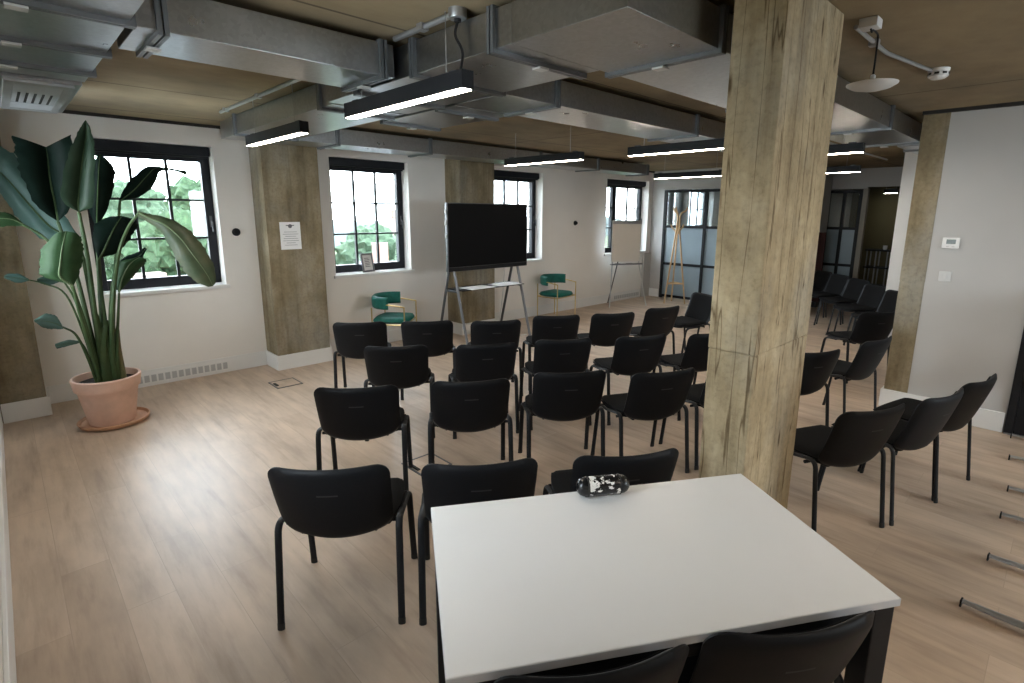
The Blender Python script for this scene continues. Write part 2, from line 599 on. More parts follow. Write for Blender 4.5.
struct(MB().box((8.7, 0.2, 0), (8.85, 1.745, H)), 'wall_inner', MAT['trim'], 'white wall end beyond the narrow concrete pilaster on the right', 'wall')
struct(MB().box((XR + 0.14, 0.06, 0), (14.9, 0.2, H)), 'wall_return', MAT['wallgrey'], 'white return wall behind the right wall', 'wall')
struct(MB().box((13.5, 1.0, 0), (13.6, 3.6, H)), 'wall_kitchen', MAT['olive'], 'olive painted wall seen past the far glazed partition', 'wall')
struct(MB().box((14.9, -3.2, 0), (15.05, 6.9, H)), 'wall_end', MAT['wallgrey'], 'white wall at the very end of the floor', 'wall')

# dark shadow gap where walls meet the ceiling
struct(MB().box((XL, YW - 0.03, H - 0.028), (XF, YW, H)), 'trim_1', MAT['gap'], 'dark strip between window wall and ceiling', 'trim')
struct(MB().box((XR - 0.03, -3.1, H - 0.028), (XR, 1.075, H)), 'trim_2', MAT['gap'], 'dark strip between right wall and ceiling', 'trim')

# skirting boards
BH = 0.17
def skirt(mb, a, b):
    (x0, y0), (x1, y1) = a, b
    mb.box((min(x0, x1), min(y0, y1), 0), (max(x0, x1), max(y0, y1), BH), 0.004)
    return mb
mb = MB()
for a, b in (((0.14, YW - 0.018), (2.085, YW)), ((2.722, YW - 0.018), (4.70, YW)), ((5.36, YW - 0.018), (9.80, YW)),
             ((2.075, 6.10), (2.72, 6.118)), ((2.075, 6.118), (2.093, YW)), ((2.702, 6.118), (2.72, YW)),
             ((4.695, 6.10), (5.358, 6.118)), ((4.695, 6.118), (4.713, YW)), ((5.34, 6.118), (5.358, YW)),
             ((-0.17, 6.10), (0.142, 6.118)), ((0.124, 6.118), (0.142, YW - 0.02))):
    skirt(mb, a, b)
struct(mb, 'baseboard_back', MAT['trim'], 'white skirting board under the windows and round the pilasters', 'skirting board')
struct(skirt(MB(), (XL, -3.1), (-0.175, 6.1)), 'baseboard_left', MAT['trim'], 'white skirting board at the left edge of the floor', 'skirting board')
mb = MB()
skirt(mb, (XR - 0.022, 0.20), (XR, 1.09))
skirt(mb, (XR, 1.068), (XR + 0.16, 1.09))
struct(mb, 'baseboard_right', MAT['trim'], 'white skirting board below thermostat and switch', 'skirting board')
struct(skirt(MB(), (XF - 0.018, 6.19), (XF, YW - 0.02)), 'baseboard_far', MAT['trim'], 'short white skirting board beside the glazed partition', 'skirting board')
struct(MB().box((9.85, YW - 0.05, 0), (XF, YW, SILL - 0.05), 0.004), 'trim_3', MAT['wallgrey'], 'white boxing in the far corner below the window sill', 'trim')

# concrete column and pilasters
def lifts(mb, a, b, cuts, bev=0.006):
    zs = [0] + list(cuts) + [H]
    for i in range(len(zs) - 1):
        e = 0.0015 * (i % 2)
        mb.box((a[0] - e, a[1] - e, zs[i]), (b[0] + e, b[1] + e, zs[i + 1]), bev)
    return mb
struct(lifts(MB(), (2.178, 0.86), (2.798, 1.067), (1.20,), 0.008), 'column', MAT['conc'], 'free-standing board-marked concrete column behind the white table', 'column')
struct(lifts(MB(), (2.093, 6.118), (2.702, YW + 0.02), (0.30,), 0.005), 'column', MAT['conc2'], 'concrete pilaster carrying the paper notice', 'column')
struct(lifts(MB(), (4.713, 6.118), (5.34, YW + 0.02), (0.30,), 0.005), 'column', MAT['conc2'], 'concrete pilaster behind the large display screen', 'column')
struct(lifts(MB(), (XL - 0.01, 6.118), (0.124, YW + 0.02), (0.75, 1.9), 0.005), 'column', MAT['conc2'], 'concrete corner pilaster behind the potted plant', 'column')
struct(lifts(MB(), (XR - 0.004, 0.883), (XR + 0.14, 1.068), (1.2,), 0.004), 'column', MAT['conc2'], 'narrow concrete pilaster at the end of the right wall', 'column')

# ------------------------------------------------------------------ windows
def window(n, loc, rz, w, label, cols=(1, 1, 1), post=None, blind=None, portal=True):
    """local x along the wall, +y outward, origin on the inner wall face at the centre of the opening"""
    root = empty('window_%d' % n, loc, rz, label, 'window', kind='structure')
    h = w / 2
    y0, y1 = 0.165, 0.235
    zb, zt = SILL + 0.005, HEAD
    st = 0.085
    mb = MB()
    mb.box((-h, y0, zb), (-h + st, y1, zt), 0.004).box((h - st, y0, zb), (h, y1, zt), 0.004)
    mb.box((-h + st, y0, zb), (h - st, y1, zb + 0.10), 0.004).box((-h + st, y0, zt - 0.15), (h - st, y1, zt), 0.004)
    a, b = -h + st, h - st
    if post:
        px = a + (b - a) * post
        mb.box((px - 0.065, y0, zb + 0.1), (px + 0.065, y1, zt - 0.15), 0.004)
    mb.build('window_frame', MAT['winframe'], root)
    mb = MB()
    g0, g1 = zb + 0.10, zt - 0.15
    spans = [(a, b, len(cols))]
    if post:
        spans = [(a, px - 0.065, 1), (px + 0.065, b, len(cols))]
    for (s0, s1, k) in spans:
        for i in range(1, k):
            x = s0 + (s1 - s0) * i / k
            mb.box((x - 0.013, y0 + 0.015, g0), (x + 0.013, y1 - 0.02, g1))
        for i in (1, 2):
            z = g0 + (g1 - g0) * i / 3
            mb.box((s0, y0 + 0.017, z - 0.011), (s1, y1 - 0.022, z + 0.011))
    mb.build('glazing_bars', MAT['winframe'], root)
    MB().box((a, 0.204, g0), (b, 0.208, g1)).build('pane', MAT['glass'], root)
    mb = MB()
    mb.box((-h - 0.03, -0.035, SILL - 0.038), (h + 0.03, -0.001, SILL), 0.004)
    mb.box((-h + 0.001, -0.001, SILL - 0.038), (h - 0.001, 0.34, SILL), 0.0)
    mb.build('window_sill', MAT['trim'], root)
    hd = MB()
    hd.box((h - 0.055, y0 - 0.012, 1.60), (h - 0.03, y0, 1.72), 0.003)
    hd.tube(arc_pts([(h - 0.042, y0 - 0.01, 1.66), (h - 0.042, y0 - 0.045, 1.66), (h - 0.042, y0 - 0.05, 1.55)], 0.02), 0.008, 8)
    hd.build('window_handle', MAT['darksteel'], root, True)
    if blind:
        r = Matrix.Rotation(rz, 4, 'Z')
        br = empty('roller_blind', Vector(loc) + r @ Vector((0, 0.115, 0)), rz, blind, 'blind', 'roller blind cassettes over the windows')
        MB().box((-h + 0.006, -0.045, HEAD - 0.098), (h - 0.006, 0.045, HEAD - 0.002), 0.012).build('cassette', MAT['winframe'], br, True)
        MB().box((-h + 0.02, -0.02, HEAD - 0.115), (h - 0.02, -0.004, HEAD - 0.097), 0.003).build('bottom_rail', MAT['black'], br)
    if portal:
        ld = bpy.data.lights.new('daylight_portal', 'AREA')
        ld.shape = 'RECTANGLE'
        ld.size, ld.size_y = w - 0.02, HEAD - SILL
        ld.cycles.is_portal = True
        lo = bpy.data.objects.new('daylight_portal', ld)
        COL.objects.link(lo)
        r = Matrix.Rotation(rz, 4, 'Z')
        lo.matrix_world = Matrix.Translation(Vector(loc) + r @ Vector((0, 0.30, (SILL + HEAD) / 2))) @ r @ Matrix.Rotation(-pi / 2, 4, 'X')
    return root

wl = ['black-framed window behind the tall potted plant', 'black-framed window with a picture frame on its sill',
      'black-framed window half hidden by the display screen', 'black-framed window behind the flipchart',
      'window of the meeting room behind the glazed partition']
bl = ['black blind cassette above the plant window', 'black blind cassette above the window with the picture frame',
      'black blind cassette above the window beside the screen', 'black blind cassette above the flipchart window', None]
for i, (a, b) in enumerate(WIN):
    kw = dict(cols=(1, 1), post=0.30) if i == 3 else {}
    window(i + 1, ((a + b) / 2, YW, 0), 0.0, b - a, wl[i], blind=bl[i], **kw)
for i, (a, b) in enumerate(LWIN):
    window(6 + i, (XL, (a + b) / 2, 0), pi / 2, b - a,
           ['black-framed window in the left wall beside the camera',
            'black-framed window in the left wall nearer the plant'][i])

for i, (a, b) in enumerate(RWIN):
    window(11 + i, ((a + b) / 2, -3.15, 0), pi, b - a, 'black-framed window in the wall behind the camera')

# ------------------------------------------------------------------ doors, glazed partitions
def door():
    r = empty('door_1', (XR, 0.0, 0), 0, 'black door in the right wall at the frame edge', 'door', kind='structure')
    MB().box((-0.02, -0.80, 0.012), (0.0, 0.135, 2.35), 0.003).build('door_leaf', MAT['black'], r)
    MB().box((-0.024, 0.137, 0), (0.0, 0.192, 2.40), 0.003).box((-0.024, -0.86, 0), (0, -0.802, 2.40), 0.003).build('door_frame', MAT['black'], r)
    MB().box((-0.045, -0.80, 0), (0.0, 0.19, 0.01)).build('threshold', MAT['steel'], r)
    MB().tube([(-0.02, -0.72, 1.0), (-0.06, -0.72, 1.0), (-0.06, -0.60, 1.0)], 0.009, 8).build('door_handle', MAT['steel'], r, True)
door()

def partition(n, x, ya, yb, zt, stiles, rails, label, clear_top=True):
    """crittall style screen on the plane X = x from ya down to yb"""
    r = empty('window_%d' % n, (x, (ya + yb) / 2, 0), 0, label, 'glazed partition', kind='structure')
    c = (ya + yb) / 2
    mb = MB()
    t = 0.03
    for y in [ya] + stiles + [yb]:
        w = 0.03 if y in (ya, yb) else 0.028
        mb.box((-t, y - c - w, 0), (t, y - c + w, zt), 0.003)
    for z in [0.05] + rails + [zt - 0.03]:
        mb.box((-t + 0.002, yb - c, z - 0.026), (t - 0.002, ya - c, z + 0.026), 0.003)
    mb.build('partition_frame', MAT['black'], r)
    MB().box((-0.004, yb - c, rails[1]), (0.004, ya - c, zt)).build('clear_pane', MAT['clearpane'], r)
    MB().box((-0.004, yb - c, 0.03), (0.004, ya - c, rails[1])).build('frosted_pane', MAT['frosted'], r)
partition(9, XF, 6.13, 3.70, 2.255, [5.22, 4.45], [0.735, 1.51], 'black-framed glazed partition behind the wooden coat stand')
partition(10, 12.0, 3.58, 3.02, 2.25, [3.30], [0.79, 1.51], 'black-framed glazed partition beyond the far row of chairs')
struct(MB().box((11.96, 2.90, 0), (12.06, 2.985, 2.27), 0.004), 'trim_4', MAT['greige'], 'grey post beside the far glazed partition', 'trim')

# ------------------------------------------------------------------ stacking chairs
def make_chair():
    """origin on the floor midway between the rear feet, facing +Y"""
    root = empty('stacking_chair')
    X = 0.258
    def leg(pts, foot, nm='leg'):
        o = MB().tube(pts, 0.0155, 10, 0.62, up=(0, 1, 0)).build(nm, MAT['black'], root, True)
        f = Vector(foot)
        d = (Vector(pts[1]) - Vector(pts[0])).normalized()
        MB().tube([f, f + d * 0.028], 0.0165, 10, 0.66, up=(0, 1, 0)).build('foot_cap', MAT['rubber'], o, True)
        return o
    for s in (-1, 1):
        x = X * s
        rear = arc_pts([(x, 0.0, 0.0), (x * 0.985, 0.055, 0.475), (x * 0.96, 0.235, 0.437)], 0.055, 6)
        leg(rear, rear[0])
        front = arc_pts([(x * 0.99, 0.455, 0.0), (x * 0.965, 0.395, 0.425), (x * 0.955, 0.232, 0.434)], 0.055, 6)
        leg(front, front[0])
    mb = MB()
    for y in (0.13, 0.36):
        mb.tube([(-X * 0.955, y, 0.430), (X * 0.955, y, 0.430)], 0.010, 8)
    mb.build('seat_frame', MAT['black'], root, True)
    for s in (-1, 1):
        MB().tube(arc_pts([(s * 0.155, 0.30, 0.425), (s * 0.155, 0.055, 0.425), (s * 0.155, 0.030, 0.52)], 0.03, 5), 0.014, 8, 0.45, up=(1, 0, 0)).build('back_bracket', MAT['black'], root, True)
    # seat: cushion over a thin shell
    def sq(s, t, k):
        return s * sqrt(1 - k * t * t), t * sqrt(1 - k * s * s)
    def seat_f(z0):
        def f(s, t):
            a, b = sq(s, t, 0.24)
            x, y = a * 0.243, 0.258 + b * 0.212
            z = z0 - 0.022 * max(0, b - 0.55) ** 2 / 0.2 + 0.006 * a * a - 0.004 * (1 - b * b)
            return Vector((x, y, z)), Vector((0, 0, 1))
        return f
    MB().slab(seat_f(0.463), 16, 16, lambda s, t: 0.020 * (1 - max(abs(s), abs(t)) ** 5) ** 0.5 + 0.002).build('seat', MAT['blackfabric'], root, True, 60)
    MB().slab(seat_f(0.444), 10, 10, lambda s, t: 0.006).build('seat_shell', MAT['blackplastic'], root, True, 60)
    # backrest: curved shell, edges roll forward
    BW, BHH, BR = 0.243, 0.186, 0.060
    def rr_(s, t):
        L_ = max(abs(s), abs(t))
        if L_ < 1e-6: return 0.0, 0.0
        qx, qy = abs(s) / L_ * BW, abs(t) / L_ * BHH
        cx_, cy_ = BW - BR, BHH - BR
        if qx > cx_ and qy > cy_:
            v = Vector((qx - cx_, qy - cy_)).normalized() * BR
            qx, qy = cx_ + v.x, cy_ + v.y
        return math.copysign(qx * L_ / BW, s), math.copysign(qy * L_ / BHH, t)
    def back_f(s, t):
        a, b = rr_(s, t)
        v = (b + 1) / 2
        x = a * (BW - 0.012 * (1 - v))
        z = 0.412 + v * 0.378 + (1 - v) ** 2 * 0.036 * a * a - (v ** 3) * 0.006 * (1 - a * a)
        y = 0.012 - 0.104 * v + 0.018 * (1 - v) ** 3 + 0.052 * a * a
        n = Vector((0.104 / 0.243 * -a * 0.9, 1, 0.29)).normalized()
        return Vector((x, y, z)), n
    bk = MB().slab(back_f, 24, 20, lambda s, t: 0.016 * (1 - max(abs(s), abs(t)) ** 7) ** 0.5 + 0.003).build('backrest', MAT['blackplastic'], root, True, 60)
    def pad_f(s, t):
        p, n = back_f(s * 0.90, t * 0.88)
        return p + n * 0.019, n
    MB().slab(pad_f, 16, 14, lambda s, t: 0.007 * (1 - max(abs(s), abs(t)) ** 4) ** 0.5 + 0.001).build('back_pad', MAT['blackfabric'], bk, True, 60)
    mb = MB()
    P = []
    for t in (0.555, 0.595):
        row = []
        for i in range(7):
            p, n = back_f(-0.17 + 0.34 * i / 6, t - 0.2)
            row.append(p - n * 0.0205)
        P.append(row)
    top = P
    mb.grid(top)
    mb.grid([[p + Vector((0, 0.004, 0)) for p in r_] for r_ in top], True)
    mb.build('grip_slot', MAT['slotgrey'], bk, True)
    return root

chair0 = make_chair()
used = [False]
def put_chair(x, y, deg, label, group, feet=False):
    """x, y: middle of the backrest's top edge (or of the rear feet); deg: bearing it faces, clockwise from +Y"""
    a = radians(deg)
    if not feet:
        x, y = 1.02 * x + 0.04 * sin(a), 1.02 * y + 0.04 * cos(a)
    o = copy_tree(chair0) if used[0] else chair0
    used[0] = True
    o.location = (x, y, 0)
    o.rotation_euler = (0, 0, -a)
    tag(o, label, 'chair', group)
    return o

g = 'chairs in the row backing onto the white table'
K = 'black stacking chair '
put_chair(0.809, 1.929, 40, K + 'at the left end of the row nearest the table', g)
put_chair(1.271, 1.548, 36, K + 'just left of the speaker, overlapped by the table corner', g)
put_chair(1.772, 1.184, 33, K + 'directly behind the speaker on the table', g)
g = 'chairs in the second row from the table'
put_chair(1.353, 2.758, 36, K + 'leftmost of the second row from the table', g)
put_chair(1.905, 2.401, 35, K + 'second from left in the second row from the table', g)
put_chair(2.472, 2.110, 36, K + 'third from left in the second row from the table', g)
put_chair(2.926, 1.710, 26, K + 'fourth from left in the second row, left of the column', g)
put_chair(3.47, 1.47, 25, K + 'almost hidden behind the column in the second row', g)
g = 'chairs in the third row from the table'
put_chair(2.016, 3.432, 37, K + 'leftmost of the third row from the table', g)
put_chair(2.553, 3.018, 31, K + 'second from left in the third row from the table', g)
put_chair(3.102, 2.723, 32, K + 'third from left in the third row from the table', g)
put_chair(3.668, 2.369, 26, K + 'fourth from left in the third row from the table', g)
put_chair(4.20, 2.03, 22, K + 'in the third row, cut by the left edge of the column', g)
g = 'chairs in the row nearest the display screen'
put_chair(2.232, 4.411, 36, K + 'leftmost of the row nearest the screen', g)
put_chair(2.711, 4.049, 36, K + 'second from left in the row nearest the screen', g)
put_chair(3.190, 3.635, 32, K + 'third from left in the row nearest the screen', g)
put_chair(3.790, 3.426, 34, K + 'fourth from left in the row nearest the screen', g)
put_chair(4.304, 3.125, 29, K + 'fifth from left in the row nearest the screen', g)
put_chair(4.980, 2.971, 16, K + 'rightmost of the row nearest the screen, turned slightly', g)
g = 'chairs standing sideways left of the column'
put_chair(6.13, 3.10, -66, K + 'turned sideways between the last screen row and the column', g)
put_chair(6.80, 2.92, -66, K + 'mostly hidden behind the sideways chair and the column', g)
g = 'chairs in the near row right of the column'
put_chair(3.215, 0.655, 25, K + 'right of the column with its seat showing', g, True)
put_chair(3.765, 0.445, 15, K + 'in the middle of the near row right of the column', g, True)
put_chair(4.29, 0.335, 13, K + 'at the right end of the near row, by the right wall', g, True)
g = 'chairs in the middle rows right of the column'
put_chair(4.17, 1.21, 27, K + 'with its back cut by the right edge of the column', g)
put_chair(4.97, 1.005, 12, K + 'in front of the narrow pilaster, back leaning right', g)
put_chair(6.38, 1.30, 34, K + 'right of the column, in front of the far row', g)
g = 'chairs in the far row facing the screen'
put_chair(10.25, 3.00, -50, K + 'in the far row, touching the column edge in view', g)
put_chair(9.85, 2.63, -50, K + 'in the far row before the glazed partition', g)
put_chair(9.40, 2.24, -50, K + 'in the far row before the grey post and olive wall', g)
put_chair(8.82, 1.88, -50, K + 'in the far row in front of the slim black rack', g)
put_chair(8.25, 1.50, -50, K + 'in the far row, nearest the narrow concrete pilaster', g)
g = 'chairs pushed up to the near side of the table'
put_chair(1.283, 0.347, 34, K + 'at the near right corner of the table', g)
put_chair(0.838, 0.617, 32, K + 'at the near side of the table, lowest in view', g)

# ------------------------------------------------------------------ white table
TA = -radians(31.9)
t = empty('meeting_table', (1.318, 0.836, 0), TA, 'white-topped rectangular table with black metal legs in the foreground', 'table')
hx, hy = 0.624, 0.368
top = MB().box((-hx, -hy, 0.716), (hx, hy, 0.741), 0.003).build('tabletop', MAT['laminate'], t)
mb = MB()
for (a, b) in (((-hx, -hy - 0.0012), (hx, -hy - 0.0002)), ((-hx, hy + 0.0002), (hx, hy + 0.0012)),
               ((-hx - 0.0012, -hy), (-hx - 0.0002, hy)), ((hx + 0.0002, -hy), (hx + 0.0012, hy))):
    mb.box((a[0], a[1], 0.7175), (b[0], b[1], 0.7395))
mb.build('edge_band', MAT['laminate_edge'], top)
mb = MB()
mb.box((-hx + 0.06, -hy + 0.012, 0.665), (hx - 0.06, -hy + 0.052, 0.715), 0.003)
mb.box((-hx + 0.06, hy - 0.052, 0.665), (hx - 0.06, hy - 0.012, 0.715), 0.003)
mb.box((-hx + 0.012, -hy + 0.052, 0.665), (-hx + 0.052, hy - 0.052, 0.715), 0.003)
mb.box((hx - 0.052, -hy + 0.052, 0.665), (hx - 0.012, hy - 0.052, 0.715), 0.003)
mb.build('underframe', MAT['black'], t)
for sx in (-1, 1):
    for sy in (-1, 1):
        lg = MB().box((sx * (hx - 0.040) - 0.033, sy * (hy - 0.040) - 0.033, 0.012), (sx * (hx - 0.040) + 0.033, sy * (hy - 0.040) + 0.033, 0.714), 0.004).build('leg', MAT['black'], t)
        MB().lathe([(0.02, 0.0), (0.022, 0.004), (0.022, 0.0115)], (sx * (hx - 0.040), sy * (hy - 0.040), 0), 16).build('levelling_foot', MAT['rubber'], lg, True)

# portable speaker lying at the far edge of the table
sp = empty('portable_speaker', (1.500, 1.108, 0.741), TA - radians(2), 'small black speaker with white blotches on the table edge', 'speaker')
mb = MB()
mb.lathe([(0.008, -0.101), (0.020, -0.098), (0.029, -0.090), (0.0345, -0.078), (0.036, -0.06), (0.036, 0.06), (0.0345, 0.078), (0.029, 0.090), (0.020, 0.098), (0.008, 0.101)], (0, 0, 0.038), 32, 'x')
mb.build('speaker_shell', MAT['blotch'], sp, True, 35)
for s in (-1, 1):
    mb = MB().lathe([(0.0365, -0.003), (0.0372, 0.0), (0.0365, 0.003)], (s * 0.062, 0, 0.038), 32, 'x')
    mb.build('end_ring', MAT['rubber'], sp, True, 60)
MB().box((-0.07, -0.012, 0.0), (0.07, 0.012, 0.006), 0.002).build('base_strip', MAT['rubber'], sp)

# nested flip-top tables whose feet reach in from the right
def flip_table(xa, xb, y, lab, rz=0.0):
    r = empty('flip_top_table', ((xa + xb) / 2, y, 0), rz, lab, 'table', 'flip-top tables parked at the right edge')
    w = (xb - xa) / 2
    for s in (-1, 1):
        x = s * w
        lg = MB().tube([(x, -0.27, 0.035), (x, -0.27, 0.70)], 0.025, 12, 0.6, up=(0, 1, 0)).build('leg', MAT['steel'], r, True)
        mb = MB()
        n = 10
        pts = [(x, -0.27 + 0.27 * (i / n * 2 - 1), 0.026 + 0.012 * (1 - abs(i / n * 2 - 1))) for i in range(n + 1)]
        mb.tube(pts, [0.015 + 0.009 * (1 - abs(i / n * 2 - 1)) for i in range(n + 1)], 10, 0.6)
        mb.build('foot_bar', MAT['steel'], lg, True)
        for e in (0.0, -0.54):
            MB().box((x - 0.0165, e - 0.004, 0.0), (x + 0.0165, e + 0.004, 0.036), 0.003).build('end_cap', MAT['black'], lg)
    MB().box((-w, -0.29, 0.66), (w, -0.25, 0.70), 0.003).build('cross_rail', MAT['steel'], r)
    MB().box((-w - 0.1, -0.245, 0.50), (w + 0.1, -0.222, 1.20), 0.004).build('tabletop', MAT['laminate'], r)
flip_table(2.975, 3.510, 0.103, 'grey-footed flip-top table at the lower right frame edge, nearest the camera', -0.09)
flip_table(4.085, 4.540, 0.075, 'grey-footed flip-top table second from the camera at the right edge')
flip_table(5.165, 5.700, 0.125, 'grey-footed flip-top table beside the black door', 0.05)

# ------------------------------------------------------------------ display screen on its stand
d = empty('display_screen', (4.79, 5.62, 0), 0, 'large black display screen on a grey A-frame stand', 'screen')
pn = MB().box((-0.70, -0.030, 1.015), (0.72, 0.018, 1.895), 0.008).build('screen_housing', MAT['darksteel'], d, True)
MB().box((-0.688, -0.034, 1.075), (0.708, -0.0295, 1.884), 0.002).build('display_panel', MAT['screen'], pn)
MB().box((-0.688, -0.035, 1.020), (0.708, -0.0295, 1.070), 0.002).build('lower_bezel', MAT['black'], pn)
mb = MB()
for z in (1.45, 1.62, 1.75):
    mb.box((-0.714, -0.012, z), (-0.701, 0.012, z + 0.05), 0.003)
mb.build('side_bracket', MAT['whitegrey'], pn)
for sx in (-0.57, 0.57):
    for sy in (-1, 1):
        lg = MB().tube([(sx, 0.075 + sy * 0.33, 0.02), (sx, 0.075 + sy * 0.035, 1.10)], 0.024, 8, 0.55, up=(1, 0, 0)).build('leg', MAT['stand'] if sy < 0 else MAT['darksteel'], d, True)
        MB().lathe([(0.022, 0), (0.027, 0.006), (0.027, 0.022)], (sx, 0.075 + sy * 0.33, 0), 14).build('foot', MAT['rubber'], lg, True)
    MB().box((sx - 0.02, -0.055, 0.735), (sx + 0.02, 0.19, 0.760), 0.003).build('stretcher', MAT['darksteel'], d)
MB().box((-0.60, 0.05, 1.10), (0.60, 0.10, 1.16), 0.004).box((-0.62, 0.05, 1.40), (0.62, 0.10, 1.46), 0.004).build('mounting_rail', MAT['darksteel'], d)
MB().box((-0.56, -0.14, 0.762), (0.56, 0.20, 0.776), 0.004).build('shelf', MAT['black'], d)
def sheet(x, y, z, w, h, rz, lab):
    o = MB().box((-w / 2, -h / 2, 0), (w / 2, h / 2, 0.003)).build('paper', MAT['paper'])
    o.location = (x, y, z)
    o.rotation_euler = (0, 0, rz)
    tag(o, lab, 'paper', 'papers on the screen stand')
sheet(4.56, 5.58, 0.777, 0.42, 0.28, 0.05, 'white paper on the left half of the screen stand shelf')
sheet(5.08, 5.60, 0.777, 0.40, 0.28, -0.06, 'white paper on the right half of the screen stand shelf')
cb = MB().tube(arc_pts([(5.22, 5.74, 1.10), (5.22, 5.80, 0.60), (5.16, 5.78, 0.34), (5.04, 5.70, 0.12), (5.10, 5.60, 0.008), (5.30, 5.52, 0.008), (5.42, 5.50, 0.008)], 0.1, 6), 0.006, 8).build('power_cable', MAT['whitegrey'], None, True)
tag(cb, 'pale cable hanging below the display screen to the floor', 'cable')

# ------------------------------------------------------------------ green velvet chairs
def velvet_chair(name, loc, deg, lab):
    r = empty(name, (*loc, 0), -radians(deg), lab, 'chair', 'green velvet chairs under the windows')
    def seat_f(s, t):
        a, b = s * sqrt(1 - 0.3 * t * t), t * sqrt(1 - 0.3 * s * s)
        return Vector((a * 0.255, b * 0.245, 0.425)), Vector((0, 0, 1))
    MB().slab(seat_f, 16, 16, lambda s, t: 0.042 * (1 - max(abs(s), abs(t)) ** 4) ** 0.5 + 0.004).build('seat', MAT['velvet'], r, True, 60)
    def back_f(s, t):
        q = s * radians(88)
        c = Vector((0.265 * sin(q), 0.02 - 0.262 * cos(q), 0.655 + t * (0.083 - 0.006 * abs(s))))
        return c, Vector((sin(q), -cos(q), 0))
    MB().slab(back_f, 28, 10, lambda s, t: 0.026 * (1 - max(abs(s) ** 12, abs(t) ** 4)) ** 0.5 + 0.004).build('backrest', MAT['velvet'], r, True, 60)
    for s in (-1, 1):
        x = 0.278 * s
        MB().tube([(x, 0.215, 0.0), (x, 0.215, 0.62)], 0.009, 8).build('leg', MAT['brass'], r, True)
        MB().tube([(x * 0.92, -0.205, 0.0), (x * 0.92, -0.205, 0.60)], 0.009, 8).build('leg', MAT['brass'], r, True)
        MB().tube(arc_pts([(x, 0.215, 0.612), (x, 0.02, 0.640), (x * 0.93, -0.10, 0.640)], 0.05), 0.009, 8).build('arm', MAT['brass'], r, True)
        MB().tube([(x, 0.215, 0.385), (x * 0.92, -0.205, 0.385)], 0.008, 8).build('side_rail', MAT['brass'], r, True)
    MB().tube([(-0.278, 0.215, 0.385), (0.278, 0.215, 0.385)], 0.008, 8).tube([(-0.256, -0.205, 0.385), (0.256, -0.205, 0.385)], 0.008, 8).build('seat_frame', MAT['brass'], r, True)
velvet_chair('velvet_armchair', (3.55, 6.05), 138, 'green velvet chair with brass frame left of the display screen')
velvet_chair('velvet_armchair', (6.72, 6.10), 172, 'green velvet chair with brass frame right of the display screen')

# ------------------------------------------------------------------ flipchart
fa = atan2(-0.43, 0.9)
f = empty('flipchart_easel', (8.65, 6.05, 0), fa, 'flipchart easel with blank cream pad before the end window', 'flipchart')
MB().box((-0.310, 0.004, 0.86), (0.310, 0.020, 1.64), 0.004).build('board', MAT['white'], f)
pd = MB().box((-0.30, -0.012, 0.86), (0.30, 0.003, 1.575), 0.002).build('paper_pad', MAT['pad'], f)
MB().box((-0.305, -0.020, 1.575), (0.305, 0.003, 1.635), 0.004).build('clamp_bar', MAT['steel'], f)
tr = MB().box((-0.33, -0.075, 0.800), (0.33, 0.018, 0.812), 0.002).box((-0.33, -0.078, 0.800), (0.33, -0.070, 0.830), 0.002).build('pen_tray', MAT['stand'], f)
for s in (-1, 1):
    lg = MB().tube([(s * 0.40, -0.16, 0.0), (s * 0.28, 0.012, 0.90)], 0.012, 8).tube([(s * 0.28, 0.024, 0.88), (s * 0.20, 0.028, 1.62)], 0.012, 8).build('leg', MAT['whitegrey'] if s > 0 else MAT['silver'], f, True)
    MB().tube([(s * 0.404, -0.165, 0.0), (s * 0.398, -0.157, 0.04)], 0.016, 8).build('foot_cap', MAT['whitegrey'], lg, True)
MB().tube([(0.0, 0.036, 1.50), (-0.18, 0.33, 0.0)], 0.012, 8).build('leg', MAT['darksteel'], f, True)
for k, (px, lab) in enumerate(((-0.20, 'dark marker pen at the left of the flipchart tray'), (0.05, 'dark marker pen at the middle of the flipchart tray'))):
    m_ = empty('marker_pen', f.matrix_basis @ Vector((0, 0, 0)), 0, lab, 'pen', 'marker pens in the flipchart tray')
    rz = Matrix.Rotation(fa, 3, 'Z')
    m_.location = Vector((8.65, 6.05, 0.812)) + rz @ Vector((px, -0.045, 0))
    m_.rotation_euler = (0, 0, fa)
    MB().lathe([(0.009, -0.06), (0.010, -0.055), (0.010, 0.03)], (0, 0, 0.0105), 12, 'x').build('barrel', MAT['black'], m_, True)
    MB().lathe([(0.0105, 0.031), (0.0105, 0.065), (0.008, 0.07)], (0, 0, 0.0105), 12, 'x').build('cap', MAT['ink'], m_, True)

